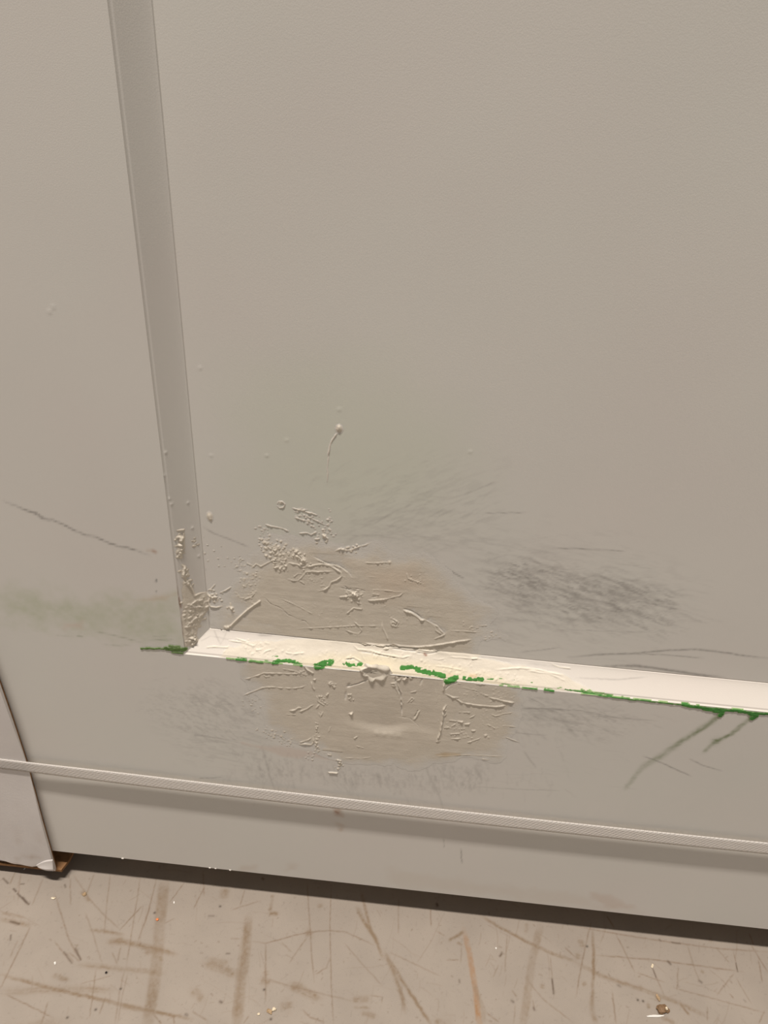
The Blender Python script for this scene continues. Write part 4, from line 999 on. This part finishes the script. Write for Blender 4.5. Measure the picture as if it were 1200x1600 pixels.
tag(strap, 'white woven packing strap stretched across the bottom of the door', 'strap')

# ------------------------------------------------------------------ litter on the floor
def chip(name, px, rx, ry, rz, rot, mat, label, cat, seed, group=None, sub=2, rough=.25):
    p = on_floor(*px); bm = bmesh.new(); bmesh.ops.create_icosphere(bm, subdivisions=sub, radius=1)
    r = random.Random(seed)
    for v in bm.verts:
        k = 1 + r.uniform(-rough, rough); v.co = Vector((v.co.x * rx * k, v.co.y * ry * k, v.co.z * rz * k))
    lo = min(v.co.z for v in bm.verts)
    for v in bm.verts: v.co.z -= lo
    me = bpy.data.meshes.new(name); bm.to_mesh(me); bm.free(); me.materials.append(mat)
    o = bpy.data.objects.new(name, me); COL.objects.link(o); o.location = (p[0], p[1], .0); o.rotation_euler = (0, 0, rot)
    tag(o, label, cat, group); return o
M_CLOD = mat_plain('brown_clod', (.21, .13, .07), .6, .3, 500, .5)
M_TAN = mat_plain('tan_chip', (.42, .30, .18), .6, .25, 400, .4)
M_PALE = mat_plain('pale_chip', (.80, .70, .52), .35, .1, 300, .2, .6)
M_WHITE = mat_plain('white_sliver', (.95, .94, .90), .2, .03, 300, .1, .8)
M_ORANGE = mat_plain('orange_fleck', (.80, .26, .10), .5, .1, 300, .1)
M_BLACK = mat_plain('black_grit', (.02, .018, .016), .6, .2, 300, .2)
clod = empty('dirt_clod', on_floor(1032, 1578)); 
tag(clod, 'brown dirt clod with a shiny yellow flake, at the lower right', 'dirt')
a = chip('clod', (1033, 1578), .0052, .0044, .0022, .3, M_CLOD, None, None, 1); b = chip('shiny_flake', (1039.5, 1579), .0012, .0016, .0012, .4, M_PALE, None, None, 2)
c = chip('clod_crumb', (1042, 1580), .0022, .0024, .0012, .1, M_CLOD, None, None, 3)
b.location.z = .0026
for o in (a, b, c):
    o.location = o.location - clod.location; o.parent = clod
chip('paint_sliver', (1024, 1588), .0080, .0009, .0006, .13, M_WHITE, 'long white paint sliver lying against the brown dirt clod', 'sliver', 4, None, 3, .15)
chip('tan_chip', (1028, 1559.5), .0014, .0030, .0007, .35, M_TAN, 'flat tan chip just behind the brown dirt clod', 'chip', 5)
chip('pale_chip', (428, 1578), .0020, .0016, .0012, .5, M_PALE, 'pale chip with a dark rim right of the broad brown smear', 'chip', 6)
chip('tan_chip', (421, 1581), .0030, .0020, .0010, -.6, M_TAN, 'angular brown chip touching a pale chip', 'chip', 7)
chip('pale_chip', (404, 1585), .0013, .0011, .0007, .2, M_PALE, 'small pale chip close beside the broad brown smear', 'chip', 8)
chip('pale_chip', (1019, 1510), .0011, .0022, .0007, -.4, M_PALE, 'narrow pale chip at the head of a thin dark scratch', 'chip', 9)
chip('pale_chip', (83, 1404), .0024, .0010, .0008, .05, M_PALE, 'pale splinter in front of the torn cardboard corner', 'chip', 10)
chip('tan_chip', (132, 1398), .0022, .0018, .0008, .5, M_TAN, 'tan chip where two scratches cross near the cardboard', 'chip', 11)
chip('white_fleck', (272, 1410.5), .0007, .0013, .0006, .2, M_WHITE, 'white fleck right of the long dark smear', 'fleck', 12)
chip('white_fleck', (86, 1505), .0009, .0013, .0006, .5, M_WHITE, 'white fleck below the cluster of short dark gouges', 'fleck', 13)
chip('white_fleck', (775, 1482), .0008, .0009, .0006, .2, M_WHITE, 'white fleck between the orange and the straight brown smears', 'fleck', 14)
chip('orange_fleck', (246, 1437.5), .0014, .0012, .0007, .2, M_ORANGE, 'orange fleck lying on the long dark smear', 'fleck', 15)
chip('black_grit', (166, 1520), .0009, .0009, .0007, 0, M_BLACK, 'black speck of grit left of the long dark smear', 'grit', 16)
chip('white_splinter', (40, 1356), .0006, .0022, .0005, -.35, M_WHITE, 'thin pale splinter poking out below the cardboard edge', 'splinter', 17)
